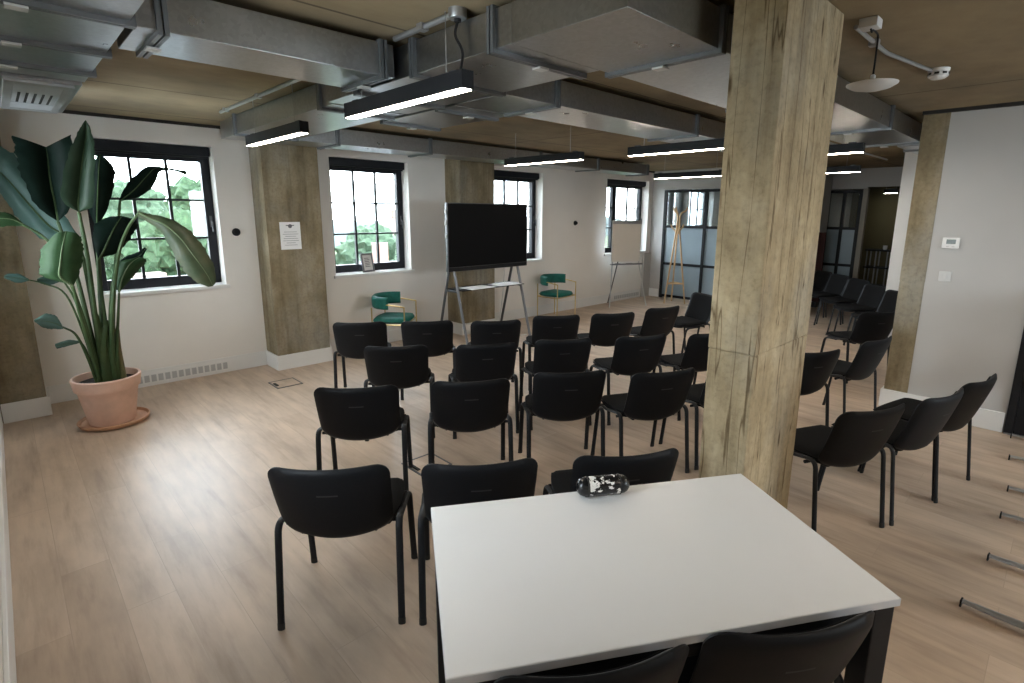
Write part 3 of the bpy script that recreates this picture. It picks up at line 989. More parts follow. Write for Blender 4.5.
# ------------------------------------------------------------------ coat stand
c = empty('coat_stand', (9.64, 5.54, 0), radians(20), 'pale wooden coat stand with curved hooks before the glazed partition', 'coat stand')
for k in range(3):
    a = radians(-100 + 120 * k)
    lg = MB().tube([(0.235 * cos(a), 0.235 * sin(a), 0.0), (0.13 * cos(a), 0.13 * sin(a), 0.75), (0.030 * cos(a), 0.030 * sin(a), 1.50), (0.024 * cos(a + 0.5), 0.024 * sin(a + 0.5), 1.72)], [0.015, 0.017, 0.016, 0.015], 10).build('leg', MAT['wood'], c, True)
    b = a + 0.5
    MB().tube(arc_pts([(0.024 * cos(b), 0.024 * sin(b), 1.70), (0.05 * cos(b), 0.05 * sin(b), 1.79), (0.13 * cos(b), 0.13 * sin(b), 1.82), (0.165 * cos(b), 0.165 * sin(b), 1.90)], 0.05, 5), [0.016] * 13 + [0.011], 10).build('hook', MAT['wood'], lg, True)
    b2 = a + 1.1
    MB().tube(arc_pts([(0.03 * cos(b2), 0.03 * sin(b2), 1.38), (0.06 * cos(b2), 0.06 * sin(b2), 1.46), (0.12 * cos(b2), 0.12 * sin(b2), 1.50), (0.145 * cos(b2), 0.145 * sin(b2), 1.57)], 0.05, 5), [0.014] * 13 + [0.010], 10).build('hook', MAT['wood'], lg, True)
mb = MB()
tri = [(0.185 * cos(radians(-100 + 120 * k)), 0.185 * sin(radians(-100 + 120 * k))) for k in range(3)]
for k in range(3):
    p, q = tri[k], tri[(k + 1) % 3]
    mb.tube([(*p, 0.40), (*q, 0.40)], 0.011, 8, 1.3)
mb.build('lower_ring', MAT['wood'], c, True)
MB().lathe([(0.035, 1.46), (0.04, 1.47), (0.04, 1.50), (0.035, 1.51)], (0, 0, 0), 20).build('collar', MAT['wood'], c, True)
LEAVES = [
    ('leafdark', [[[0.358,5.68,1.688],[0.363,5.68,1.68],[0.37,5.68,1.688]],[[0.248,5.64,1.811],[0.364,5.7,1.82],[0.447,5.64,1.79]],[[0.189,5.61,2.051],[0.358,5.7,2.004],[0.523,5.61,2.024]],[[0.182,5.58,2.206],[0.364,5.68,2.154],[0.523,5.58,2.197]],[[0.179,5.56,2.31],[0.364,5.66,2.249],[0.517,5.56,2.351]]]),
    ('leafmid', [[[0.476,5.45,1.76],[0.481,5.45,1.752],[0.488,5.45,1.76]],[[0.387,5.38,1.848],[0.483,5.43,1.828],[0.567,5.38,1.814]],[[0.413,5.34,2.029],[0.513,5.4,2],[0.593,5.34,2.016]],[[0.474,5.32,2.211],[0.551,5.37,2.185],[0.62,5.32,2.208]],[[0.546,5.33,2.361],[0.586,5.35,2.338],[0.617,5.33,2.368]],[[0.586,5.33,2.429],[0.593,5.33,2.437],[0.598,5.33,2.431]]]),
    ('leafdark', [[[0.588,5.65,1.655],[0.6,5.65,1.647],[0.614,5.65,1.655]],[[0.568,5.7,1.815],[0.618,5.65,1.792],[0.706,5.7,1.817]],[[0.604,5.69,2.015],[0.645,5.63,1.983],[0.771,5.69,2.038]],[[0.624,5.65,2.108],[0.665,5.6,2.124],[0.768,5.65,2.117]],[[0.66,5.58,2.199],[0.681,5.58,2.216],[0.716,5.58,2.188]]]),
    ('leafdark', [[[0.785,5.75,1.86],[0.791,5.75,1.852],[0.798,5.75,1.852]],[[0.862,5.79,1.997],[0.902,5.76,1.947],[0.951,5.79,1.898]],[[0.971,5.81,2.112],[1.002,5.77,2.061],[1.061,5.81,1.997]],[[1.048,5.8,2.158],[1.087,5.78,2.142],[1.117,5.8,2.111]],[[1.212,5.8,2.147],[1.211,5.8,2.138],[1.21,5.8,2.129]],[[1.328,5.8,2.131],[1.326,5.8,2.114],[1.316,5.8,2.095]]]),
    ('leafgrey', [[[0.815,5.2,1.77],[0.826,5.2,1.755],[0.811,5.2,1.739]],[[0.896,5.19,1.747],[0.895,5.17,1.709],[0.882,5.19,1.677]],[[1.009,5.16,1.716],[0.975,5.12,1.662],[0.943,5.16,1.614]],[[1.134,5.13,1.627],[1.059,5.08,1.558],[0.992,5.13,1.486]],[[1.219,5.09,1.487],[1.128,5.04,1.42],[1.038,5.09,1.34]],[[1.272,5.04,1.321],[1.2,5.01,1.269],[1.107,5.04,1.216]],[[1.264,5,1.19],[1.238,5,1.158],[1.2,5,1.153]]]),
    ('leafdark', [[[0.56,5.5,1.396],[0.566,5.5,1.388],[0.573,5.5,1.396]],[[0.55,5.54,1.539],[0.614,5.5,1.474],[0.7,5.54,1.436]],[[0.583,5.6,1.656],[0.678,5.52,1.6],[0.836,5.6,1.586]],[[0.644,5.63,1.703],[0.73,5.55,1.68],[0.872,5.63,1.677]],[[0.699,5.57,1.728],[0.766,5.57,1.728],[0.825,5.57,1.712]]]),
    ('leaf', [[[0.36,5.3,1.215],[0.364,5.3,1.207],[0.371,5.3,1.214]],[[0.2,5.32,1.294],[0.297,5.27,1.284],[0.42,5.32,1.308]],[[0.202,5.32,1.398],[0.308,5.25,1.381],[0.454,5.32,1.436]],[[0.226,5.3,1.5],[0.333,5.24,1.499],[0.46,5.3,1.551]],[[0.315,5.26,1.608],[0.373,5.26,1.622],[0.434,5.26,1.606]]]),
    ('leafteal', [[[0.459,5.8,1.531],[0.467,5.8,1.547],[0.483,5.8,1.571]],[[0.275,5.85,1.534],[0.331,5.85,1.63],[0.409,5.85,1.758]],[[0.141,5.93,1.709],[0.214,5.9,1.827],[0.306,5.93,1.971]],[[0.073,5.96,1.887],[0.122,5.93,2.002],[0.213,5.96,2.161]],[[0.021,5.95,1.998],[0.048,5.95,2.112],[0.113,5.95,2.265]]]),
    ('leafteal', [[[0.319,5.5,1.246],[0.324,5.5,1.237],[0.317,5.5,1.23]],[[0.263,5.48,1.275],[0.246,5.48,1.238],[0.243,5.48,1.207]],[[0.204,5.46,1.274],[0.195,5.46,1.252],[0.197,5.46,1.221]],[[0.174,5.45,1.262],[0.173,5.45,1.254],[0.172,5.45,1.247]]]),
    ('leafteal', [[[0.128,5.4,1.27],[0.127,5.4,1.263],[0.126,5.4,1.256]],[[0.079,5.38,1.313],[0.07,5.38,1.284],[0.065,5.38,1.248]],[[0.021,5.36,1.319],[0.018,5.36,1.297],[0.021,5.36,1.275]],[[-0.001,5.35,1.307],[-0.002,5.35,1.3],[-0.003,5.35,1.293]]]),
    ('leafteal', [[[0.271,5.45,0.893],[0.275,5.45,0.876],[0.273,5.45,0.86]],[[0.245,5.45,0.968],[0.226,5.43,0.918],[0.226,5.45,0.867]],[[0.183,5.42,0.996],[0.17,5.4,0.946],[0.164,5.42,0.889]],[[0.115,5.38,0.964],[0.114,5.38,0.957],[0.118,5.38,0.948]]]),
    ('leafteal', [[[0.366,5.5,0.739],[0.371,5.5,0.73],[0.364,5.5,0.723]],[[0.293,5.48,0.763],[0.283,5.48,0.732],[0.287,5.48,0.715]],[[0.212,5.46,0.748],[0.21,5.46,0.732],[0.218,5.46,0.707]]]),
    ('leaf', [[[0.651,5.45,1.116],[0.657,5.45,1.107],[0.664,5.45,1.115]],[[0.645,5.47,1.214],[0.679,5.44,1.197],[0.745,5.47,1.205]],[[0.664,5.48,1.31],[0.722,5.43,1.294],[0.833,5.48,1.299]],[[0.707,5.45,1.367],[0.768,5.42,1.357],[0.869,5.45,1.349]],[[0.792,5.42,1.389],[0.827,5.42,1.395],[0.867,5.42,1.377]]]),
    ('leafdark', [[[0.686,5.5,1.357],[0.692,5.5,1.348],[0.691,5.5,1.34]],[[0.749,5.48,1.404],[0.752,5.48,1.371],[0.756,5.48,1.346]],[[0.823,5.45,1.435],[0.826,5.45,1.402],[0.838,5.45,1.385]],[[0.872,5.43,1.475],[0.878,5.43,1.467],[0.884,5.43,1.458]]]),
    ('leaf', [[[0.143,5.3,1.688],[0.146,5.3,1.674],[0.139,5.3,1.66]],[[0.079,5.3,1.751],[0.083,5.27,1.71],[0.077,5.3,1.661]],[[-0.031,5.27,1.758],[-0.027,5.24,1.711],[-0.035,5.27,1.656]],[[-0.106,5.2,1.692],[-0.107,5.2,1.685],[-0.108,5.2,1.679]]])]
STEMS = [
    ([[0.443,5.5,0.429],[0.443,5.548,0.811],[0.414,5.611,1.301],[0.363,5.68,1.68]], 0.017),
    ([[0.461,5.5,0.416],[0.482,5.487,0.815],[0.493,5.469,1.386],[0.481,5.45,1.752]], 0.018),
    ([[0.487,5.5,0.411],[0.525,5.54,0.8],[0.564,5.592,1.292],[0.6,5.65,1.647]], 0.018),
    ([[0.533,5.5,0.401],[0.594,5.567,0.785],[0.693,5.654,1.362],[0.791,5.75,1.852]], 0.014),
    ([[0.52,5.5,0.404],[0.584,5.443,0.891],[0.673,5.369,1.399],[0.755,5.288,1.637],[0.826,5.2,1.755]], 0.014),
    ([[0.507,5.5,0.406],[0.541,5.5,0.804],[0.548,5.5,1.137],[0.566,5.5,1.388]], 0.016),
    ([[0.428,5.5,0.415],[0.412,5.446,0.75],[0.382,5.377,1.008],[0.364,5.3,1.207]], 0.014),
    ([[0.45,5.5,0.427],[0.487,5.58,0.884],[0.484,5.684,1.356],[0.467,5.8,1.547]], 0.016),
    ([[0.422,5.5,0.416],[0.416,5.5,0.739],[0.376,5.5,1.073],[0.324,5.5,1.237]], 0.009),
    ([[0.415,5.5,0.409],[0.395,5.481,0.788],[0.325,5.456,1.124],[0.213,5.429,1.223],[0.127,5.4,1.263]], 0.007),
    ([[0.408,5.5,0.41],[0.397,5.487,0.594],[0.346,5.469,0.798],[0.275,5.45,0.876]], 0.01),
    ([[0.414,5.5,0.401],[0.41,5.5,0.53],[0.394,5.5,0.66],[0.371,5.5,0.73]], 0.008),
    ([[0.552,5.5,0.388],[0.592,5.487,0.627],[0.626,5.469,0.881],[0.657,5.45,1.107]], 0.012),
    ([[0.512,5.5,0.396],[0.577,5.5,0.884],[0.636,5.5,1.212],[0.692,5.5,1.348]], 0.011),
    ([[0.435,5.5,0.413],[0.409,5.462,0.912],[0.331,5.413,1.384],[0.254,5.358,1.57],[0.141,5.3,1.674]], 0.011),
    ([[0.466,5.5,0.398],[0.502,5.5,0.64],[0.557,5.5,0.886]], 0.028),
    ([[0.531,5.5,0.384],[0.56,5.5,0.63],[0.601,5.5,0.923]], 0.022),
    ([[0.586,5.5,0.389],[0.607,5.509,0.62],[0.62,5.52,0.832]], 0.02),
    ([[0.491,5.5,0.384],[0.499,5.5,0.726],[0.49,5.5,0.978]], 0.024)]

# ------------------------------------------------------------------ potted plant
sc_ = MB().lathe([(0.0, 0.002), (0.200, 0.0), (0.240, 0.012), (0.252, 0.040), (0.243, 0.044), (0.230, 0.022), (0.18, 0.014), (0.0, 0.014)], (0.512, 5.53, 0), 48, close=False).build('plant_saucer', MAT['terracotta2'], None, True, 50)
tag(sc_, 'round terracotta saucer under the big plant pot', 'saucer')
pl = empty('potted_plant', (0.500, 5.53, 0.0145), 0, 'tall broad-leaved plant in a terracotta pot by the first window', 'plant')
OFF = Vector((0.500, 5.53, 0.0145))
pot = MB().lathe([(0.0, 0.0), (0.150, 0.0), (0.160, 0.008), (0.205, 0.270), (0.208, 0.300), (0.226, 0.304), (0.240, 0.395), (0.234, 0.404), (0.220, 0.402), (0.208, 0.330), (0.0, 0.330)], (0, 0, 0), 56, close=False).build('pot', MAT['terracotta'], pl, True, 35)
mb = MB()
P = []
for i in range(9):
    r_ = 0.209 * i / 8 + 0.0005
    P.append([Vector((r_ * cos(2 * pi * k / 40), r_ * sin(2 * pi * k / 40), 0.350 + 0.012 * sin(7 * k + i * 3) * (i < 8) * (i > 0))) for k in range(41)])
mb.grid(P)
mb.build('soil', MAT['soil'], pot, True)

def crv(pts, n):
    """Catmull-Rom through pts"""
    pts = [Vector(p) for p in pts]
    e = [pts[0] * 2 - pts[1]] + pts + [pts[-1] * 2 - pts[-2]]
    out = []
    m = len(pts) - 1
    for i in range(n + 1):
        x = m * i / n
        k = min(int(x), m - 1)
        t = x - k
        a, b, c_, d_ = e[k:k + 4]
        out.append(0.5 * ((2 * b) + (c_ - a) * t + (2 * a - 5 * b + 4 * c_ - d_) * t * t + (3 * b - a - 3 * c_ + d_) * t ** 3))
    return out

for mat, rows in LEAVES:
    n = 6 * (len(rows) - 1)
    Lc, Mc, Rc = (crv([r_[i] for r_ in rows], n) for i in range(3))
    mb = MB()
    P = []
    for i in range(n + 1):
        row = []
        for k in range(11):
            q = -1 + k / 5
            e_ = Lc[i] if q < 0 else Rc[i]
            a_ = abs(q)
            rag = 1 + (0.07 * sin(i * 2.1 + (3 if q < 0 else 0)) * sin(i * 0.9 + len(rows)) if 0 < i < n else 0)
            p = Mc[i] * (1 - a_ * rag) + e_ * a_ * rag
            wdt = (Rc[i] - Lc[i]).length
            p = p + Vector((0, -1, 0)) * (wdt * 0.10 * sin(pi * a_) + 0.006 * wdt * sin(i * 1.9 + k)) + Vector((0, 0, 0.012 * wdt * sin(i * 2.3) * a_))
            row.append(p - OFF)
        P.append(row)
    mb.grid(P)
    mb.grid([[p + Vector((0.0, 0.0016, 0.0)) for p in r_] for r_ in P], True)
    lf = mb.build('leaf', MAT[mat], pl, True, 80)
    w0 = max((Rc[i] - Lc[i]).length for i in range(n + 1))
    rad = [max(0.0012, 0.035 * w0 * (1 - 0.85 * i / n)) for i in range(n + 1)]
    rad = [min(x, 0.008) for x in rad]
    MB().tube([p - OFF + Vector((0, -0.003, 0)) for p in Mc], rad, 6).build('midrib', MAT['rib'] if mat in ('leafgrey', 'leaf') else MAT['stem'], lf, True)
for pts, r in STEMS:
    base = Vector(pts[0])
    base = OFF + Vector((max(-0.17, min(0.17, (base.x - 0.472) * 1.0)), base.y - 5.50, 0.335))
    c_ = crv([base] + pts[1:], 20)
    thick = r > 0.0195
    rad = [r * (1.25 - 0.55 * i / 20) for i in range(21)]
    if thick: rad[-1] *= 0.4; rad[-2] *= 0.7
    MB().tube([p - OFF for p in c_], rad, 9).build('sheath' if thick else 'stem', MAT['husk'] if r == 0.02 else MAT['stem'], pl, True)

# ------------------------------------------------------------------ ceiling ducts
def duct(name, a, b, label, flanges=(), axis='x', joints=()):
    """rectangular sheet duct; flanges: positions along axis of the bolted joint frames"""
    r = empty(name, ((a[0] + b[0]) / 2, (a[1] + b[1]) / 2, a[2]), 0, label, 'duct', 'galvanised ducts under the ceiling')
    o = Vector(r.location)
    def loc(p): return tuple(Vector(p) - o)
    MB().box(loc(a), loc(b), 0.003).build('duct_body', MAT['galv'], r)
    e, t = 0.018, 0.030
    for f in flanges:
        mb = MB()
        for d_ in (-0.020, 0.004):
            if axis == 'x':
                x0, x1 = f + d_, f + d_ + 0.016
                mb.box(loc((x0, a[1] - e, a[2] - e)), loc((x1, b[1] + e, a[2] + 0.001)))
                mb.box(loc((x0, a[1] - e, b[2] - 0.001)), loc((x1, b[1] + e, b[2] + e * 0.6)))
                mb.box(loc((x0, a[1] - e, a[2] + 0.001)), loc((x1, a[1] + 0.001, b[2] - 0.001)))
                mb.box(loc((x0, b[1] - 0.001, a[2] + 0.001)), loc((x1, b[1] + e, b[2] - 0.001)))
            else:
                x0, x1 = f + d_, f + d_ + 0.016
                mb.box(loc((a[0] - e, x0, a[2] - e)), loc((b[0] + e, x1, a[2] + 0.001)))
                mb.box(loc((a[0] - e, x0, b[2] - 0.001)), loc((b[0] + e, x1, b[2] + e * 0.6)))
                mb.box(loc((a[0] - e, x0, a[2] + 0.001)), loc((a[0] + 0.001, x1, b[2] - 0.001)))
                mb.box(loc((b[0] - 0.001, x0, a[2] + 0.001)), loc((b[0] + e, x1, b[2] - 0.001)))
        fl = mb.build('flange', MAT['flange'], r)
        if axis == 'x':
            m_ = (a[1] + b[1]) / 2
            MB().box(loc((f - 0.026, m_ - 0.03, a[2] - 0.030)), loc((f + 0.026, m_ + 0.03, a[2] - 0.021)), 0.002).build('flange_clip', MAT['zinc'], fl)
        else:
            m_ = (a[0] + b[0]) / 2
            MB().box(loc((m_ - 0.03, f - 0.026, a[2] - 0.030)), loc((m_ + 0.03, f + 0.026, a[2] - 0.021)), 0.002).build('flange_clip', MAT['zinc'], fl)
    return r
ZB, ZT = 2.45, 2.605
d1 = duct('air_duct', (-0.16, 1.2, ZB), (0.45, 3.86, ZT), 'galvanised duct at the far left ending in a louvred outlet', (2.53, 3.09, 3.58), 'y')
# outlet box with the louvred grille on the end of the left duct
o = Vector(d1.location)
mb = MB()
mb.box(tuple(Vector((0.095, 3.88, 2.435)) - o), tuple(Vector((0.44, 5.06, 2.60)) - o), 0.003)
ob = mb.build('outlet_box', MAT['galv'], d1)
mb = MB()
for (p, q) in (((0.13, 3.92), (0.17, 5.02)), ((0.37, 3.92), (0.41, 5.02)), ((0.17, 3.92), (0.37, 4.00)), ((0.17, 4.94), (0.37, 5.02))):
    mb.box(tuple(Vector((p[0], p[1], 2.421)) - o), tuple(Vector((q[0], q[1], 2.4355)) - o), 0.002)
mb.build('grille_frame', MAT['steel'], ob)
mb = MB()
for k in range(6):
    x = 0.182 + 0.035 * k
    mb.box(tuple(Vector((x - 0.010, 4.0, 2.424)) - o), tuple(Vector((x + 0.010, 4.94, 2.4355)) - o))
for y in (4.13, 4.80):
    mb.box(tuple(Vector((0.17, y - 0.13, 2.4225)) - o), tuple(Vector((0.37, y + 0.13, 2.4245)) - o))
mb.build('grille_louvre', MAT['silver'], ob)
MB().box(tuple(Vector((0.17, 4.0, 2.430)) - o), tuple(Vector((0.37, 4.94, 2.4345)) - o)).build('grille_recess', MAT['slotdark'], ob)

duct('air_duct', (0.475, 2.565, ZB), (1.565, 2.965, ZT), 'galvanised duct across the upper left, level with its lamp cable', (0.56, 1.50), 'x')
duct('air_duct', (1.598, 1.722, ZB), (2.178, 3.42, ZT), 'galvanised duct running away from the camera in the top centre', (1.835, 2.43, 3.02), 'y')
duct('air_duct', (1.598, 1.155, ZB), (6.35, 1.720, ZT), 'long galvanised duct crossing behind the top of the column', (2.26, 3.55, 5.12, 6.28), 'x')
duct('air_duct', (2.205, 2.44, ZB), (7.6, 2.90, ZT), 'galvanised duct in the middle of the ceiling, beyond the corner duct', (2.66, 4.45, 6.3), 'x')
duct('air_duct', (2.22, 2.925, ZB), (2.72, 3.86, ZT), 'short stub duct with an open flanged end in the middle of the ceiling', (3.10, 3.82), 'y')
duct('air_duct', (1.645, 3.45, ZB), (2.17, 5.40, ZT), 'galvanised duct above the left-hand lamp, heading to the windows', (3.62, 5.36), 'y')
duct('air_duct', (1.66, 5.425, ZB), (8.35, 5.86, ZT), 'long galvanised duct along the window wall', (2.62, 3.75, 5.6, 6.9, 8.3), 'x')
duct('air_duct', (6.6, 0.95, ZB), (8.65, 1.40, ZT), 'galvanised duct beyond the narrow pilaster on the right', (7.0, 8.2), 'x')

# ------------------------------------------------------------------ conduits, cables
def pipe(name, pts, r, m, label, cat, group=None, joints=()):
    root = empty(name, pts[0], 0, label, cat, group)
    o = Vector(pts[0])
    MB().tube([Vector(p) - o for p in arc_pts(pts, 0.03, 4)], r, 8).build('tube', m, root, True)
    for j in joints:
        MB().obox(Vector(j) - o, (0.022, 0, 0), (0, 0.022, 0), (0, 0, 0.018), 0.004).build('saddle', MAT['steel'], root)
    return root
gc = 'steel conduits on the ceiling'
pipe('conduit', [(1.56, 3.02, 2.63), (1.56, 5.45, 2.63)], 0.014, MAT['steel'], 'steel conduit along the ceiling above the left-hand lamp', 'conduit', gc, ((1.56, 3.6, 2.632), (1.56, 4.5, 2.632), (1.56, 5.3, 2.632)))
pipe('conduit', [(1.565, 2.05, 2.63), (1.565, 2.545, 2.63)], 0.014, MAT['steel'], 'steel conduit along the ceiling beside the nearest lamp cable', 'conduit', gc, ((1.565, 2.3, 2.632),))
pipe('conduit', [(2.98, 0.86, 2.632), (3.55, 0.86, 2.632), (4.15, 0.76, 2.632)], 0.010, MAT['steel'], 'thin conduit on the ceiling running to the detector', 'conduit', gc, ((3.3, 0.86, 2.632),))
pipe('conduit', [(4.4, 3.10, 2.63), (8.2, 3.10, 2.63)], 0.012, MAT['steel'], 'steel conduit across the ceiling behind the middle duct', 'conduit', gc, ((5.2, 3.1, 2.632), (6.4, 3.1, 2.632)))
pipe('conduit', [(4.95, 1.92, 2.50), (8.6, 1.92, 2.50)], 0.012, MAT['steel'], 'steel conduit behind the long duct on the right', 'conduit', gc)
mb_r = empty('junction_box', (1.565, 2.03, 2.605), 0, 'steel junction box on the ceiling feeding the nearest lamp', 'junction box')
MB().lathe([(0.038, 0.0), (0.040, 0.006), (0.040, 0.040)], (0, 0, 0), 20).build('box_body', MAT['steel'], mb_r, True)
MB().lathe([(0.016, -0.012), (0.016, 0.0)], (0, 0, 0), 12).build('gland', MAT['black'], mb_r, True)
lc = MB().tube(arc_pts([(1.565, 2.03, 2.595), (1.552, 2.04, 2.54), (1.573, 2.00, 2.47), (1.540, 1.985, 2.378)], 0.06, 5), 0.006, 8).build('lamp_cable', MAT['black'], None, True)
tag(lc, 'black cable from the ceiling box down to the nearest lamp', 'cable')

# ------------------------------------------------------------------ pendant strip lamps
def lamp(x, ya, yb, z, label, tops=None, group='black strip lamps hanging under the ceiling'):
    y = (ya + yb) / 2
    L = (yb - ya) / 2
    r = empty('strip_lamp', (x, y, z), 0, label, 'lamp', group)
    mb = MB()
    mb.box((-0.032, -L, 0.004), (-0.027, L, 0.080)).box((0.027, -L, 0.004), (0.032, L, 0.080)).box((-0.027, -L, 0.074), (0.027, L, 0.080))
    mb.box((-0.027, -L, 0.004), (0.027, -L + 0.005, 0.074)).box((-0.027, L - 0.005, 0.004), (0.027, L, 0.074))
    mb.build('housing', MAT['black'], r)
    MB().box((-0.0268, -L + 0.006, 0.0), (0.0268, L - 0.006, 0.012), 0.003).build('diffuser', MAT['diff'], r)
    for i, s in enumerate((-0.72, 0.72)):
        zt = (tops[i] if tops else H) - z
        MB().tube([(0, s * L, 0.080), (0, s * L, zt)], 0.0022, 6).build('suspension_wire', MAT['steel'], r, True)
    for s in (-1, 1):
        MB().box((-0.012, s * (L - 0.09) - 0.03, 0.080), (0.012, s * (L - 0.09) + 0.03, 0.092), 0.002).build('wire_clamp', MAT['darksteel'], r)
    return r
lamp(1.600, 3.80, 4.90, 2.30, 'black strip lamp nearest the window with the plant, left of the others')
lamp(1.545, 1.94, 3.03, 2.30, 'black strip lamp hanging nearest the camera', (H, 2.45))
lamp(4.305, 3.59, 4.72, 2.30, 'black strip lamp between display screen and column, farther one')
lamp(4.345, 1.93, 3.05, 2.30, 'black strip lamp just left of the column, larger and brighter one', (H, 2.45))
lamp(7.415, 3.55, 4.71, 2.30, 'black strip lamp near the glazed partition, left of the column')
lamp(5.38, 1.38, 2.50, 2.30, 'strip lamp just right of the column, upper one', (2.45, 2.45))
lamp(7.80, 2.01, 3.15, 2.30, 'strip lamp just right of the column, lower one')
lamp(12.9, 2.62, 2.85, 2.20, 'small strip lamp in front of the olive wall')

lamp(1.55, -1.50, -0.42, 2.30, 'strip lamp on the ceiling just behind the camera')  # this lamp and the next two are out of view, added for light
lamp(4.33, -1.30, -0.22, 2.30, 'strip lamp behind the camera, nearer the right wall')
lamp(2.94, -1.30, -0.22, 2.30, 'strip lamp behind the camera, midway between the others')

# ------------------------------------------------------------------ ceiling speaker, detector
s_ = empty('pendant_speaker', (3.02, 0.775, 2.37), 0, 'white domed disc hanging on a black cord right of the column', 'pendant')
MB().lathe([(0.0, -0.022), (0.04, -0.020), (0.08, -0.010), (0.104, 0.004), (0.106, 0.010), (0.09, 0.014), (0.0, 0.016)], (0, 0, 0), 40, close=False).build('dome', MAT['whitegrey'], s_, True, 50)
MB().lathe([(0.011, 0.014), (0.011, 0.045), (0.006, 0.05)], (0, 0, 0), 14).build('stem', MAT['white'], s_, True)
MB().tube(arc_pts([(0, 0, 0.048), (0.02, 0.004, 0.225), (-0.05, 0.01, 0.236), (-0.065, 0.01, 0.216), (-0.08, 0.012, 0.232)], 0.02, 5), 0.0045, 8).build('cord', MAT['black'], s_, True)
MB().box((-0.115, -0.02, 0.233), (-0.03, 0.055, 0.274), 0.006).build('ceiling_box', MAT['whitegrey'], s_, True)
k_ = empty('smoke_detector', (4.20, 0.73, 2.585), 0, 'white round detector on the ceiling beside the thermostat wall', 'detector')
MB().lathe([(0.0, 0.0), (0.035, 0.003), (0.052, 0.016), (0.052, 0.045), (0.055, 0.047), (0.055, 0.060)], (0, 0, 0), 32, close=False).build('detector_body', MAT['white'], k_, True, 30)
mb = MB()
for j in range(8):
    a = 2 * pi * j / 8
    mb.obox((0.0495 * cos(a), 0.0495 * sin(a), 0.030), (0.004 * cos(a), 0.004 * sin(a), 0), (-0.012 * sin(a), 0.012 * cos(a), 0), (0, 0, 0.006))
mb.build('vent_slots', MAT['slotdark'], k_)

# ------------------------------------------------------------------ things on the walls
n_ = empty('paper_notice', (2.335, 6.112, 1.508), 0, 'white printed notice on the concrete pilaster between two windows', 'notice')
MB().box((-0.112, -0.001, -0.150), (0.112, 0.001, 0.150)).build('sheet', MAT['paper'], n_)
mb = MB()
mb.lathe([(0.0, -0.0018), (0.022, -0.0018)], (0, 0, 0.105), 16, 'y', close=False)
mb.box((-0.045, -0.0018, 0.108), (0.045, -0.0012, 0.118))
for k in range(7):
    w_ = (0.07, 0.085, 0.06, 0.08, 0.085, 0.05, 0.07)[k]
    mb.box((-w_, -0.0018, 0.04 - 0.024 * k), (w_, -0.0012, 0.044 - 0.024 * k))
mb.build('printing', MAT['ink'], n_)

def knob(x, z, lab):
    r = empty('wall_stop', (x, YW, z), 0, lab, 'wall fitting', 'round black wall fittings')
    MB().lathe([(0.042, -0.012), (0.042, -0.001)], (0, 0, 0), 28, 'y').build('back_plate', MAT['black'], r, True, 30)
    MB().lathe([(0.024, -0.045), (0.028, -0.040), (0.020, -0.012)], (0, 0, 0), 24, 'y').build('knob', MAT['blackplastic'], r, True, 30)
knob(1.885, 1.547, 'round black fitting on the wall right of the plant window')
knob(7.606, 1.595, 'round black fitting on the wall above the right green chair')

pf = empty('picture_frame', (3.50, 6.56, SILL), radians(14), 'small dark picture frame leaning on the window sill', 'picture frame')
tl = Matrix.Rotation(radians(-10), 4, 'X')
def lean(o_):
    o_.matrix_basis = tl
    return o_
mb = MB()
for (a, b) in (((-0.10, 0.0), (-0.078, 0.25)), ((0.078, 0.0), (0.10, 0.25)), ((-0.078, 0.0), (0.078, 0.024)), ((-0.078, 0.226), (0.078, 0.25))):
    mb.box((a[0], -0.008, a[1]), (b[0], 0.010, b[1]), 0.002)
lean(mb.build('frame_border', MAT['ink'], pf))
pr = lean(MB().box((-0.078, 0.001, 0.024), (0.078, 0.008, 0.226)).build('print', MAT['paper'], pf))
mb = MB()
for k in range(6):
    mb.box((-0.045, 0.0, 0.07 + 0.022 * k), (0.04 - 0.01 * (k % 2), 0.0012, 0.078 + 0.022 * k))
mb.build('printing', MAT['ink'], pr)
MB().tube([(0, 0.048, 0.16), (0, 0.10, 0.004)], 0.006, 6).build('easel_leg', MAT['black'], pf)

th = empty('thermostat', (XR, 0.744, 1.548), 0, 'white wall thermostat with a grey display on the right wall', 'thermostat')
MB().box((-0.018, -0.058, -0.045), (-0.001, 0.058, 0.045), 0.005).build('case', MAT['white'], th, True)
MB().box((-0.0200, -0.034, -0.008), (-0.0175, 0.030, 0.030), 0.001).build('display', MAT['lcd'], th)
MB().box((-0.0195, -0.030, -0.034), (-0.0175, -0.010, -0.026)).box((-0.0195, 0.008, -0.034), (-0.0175, 0.028, -0.026)).build('button', MAT['whitegrey'], th)
sw = empty('light_switch', (XR, 0.748, 1.262), 0, 'pale square switch plate below the thermostat', 'switch')
MB().box((-0.010, -0.043, -0.043), (-0.001, 0.043, 0.043), 0.004).build('switch_plate', MAT['whitegrey'], sw, True)
MB().box((-0.015, -0.016, -0.020), (-0.0095, 0.016, 0.020), 0.002).build('rocker', MAT['whitegrey'], sw)

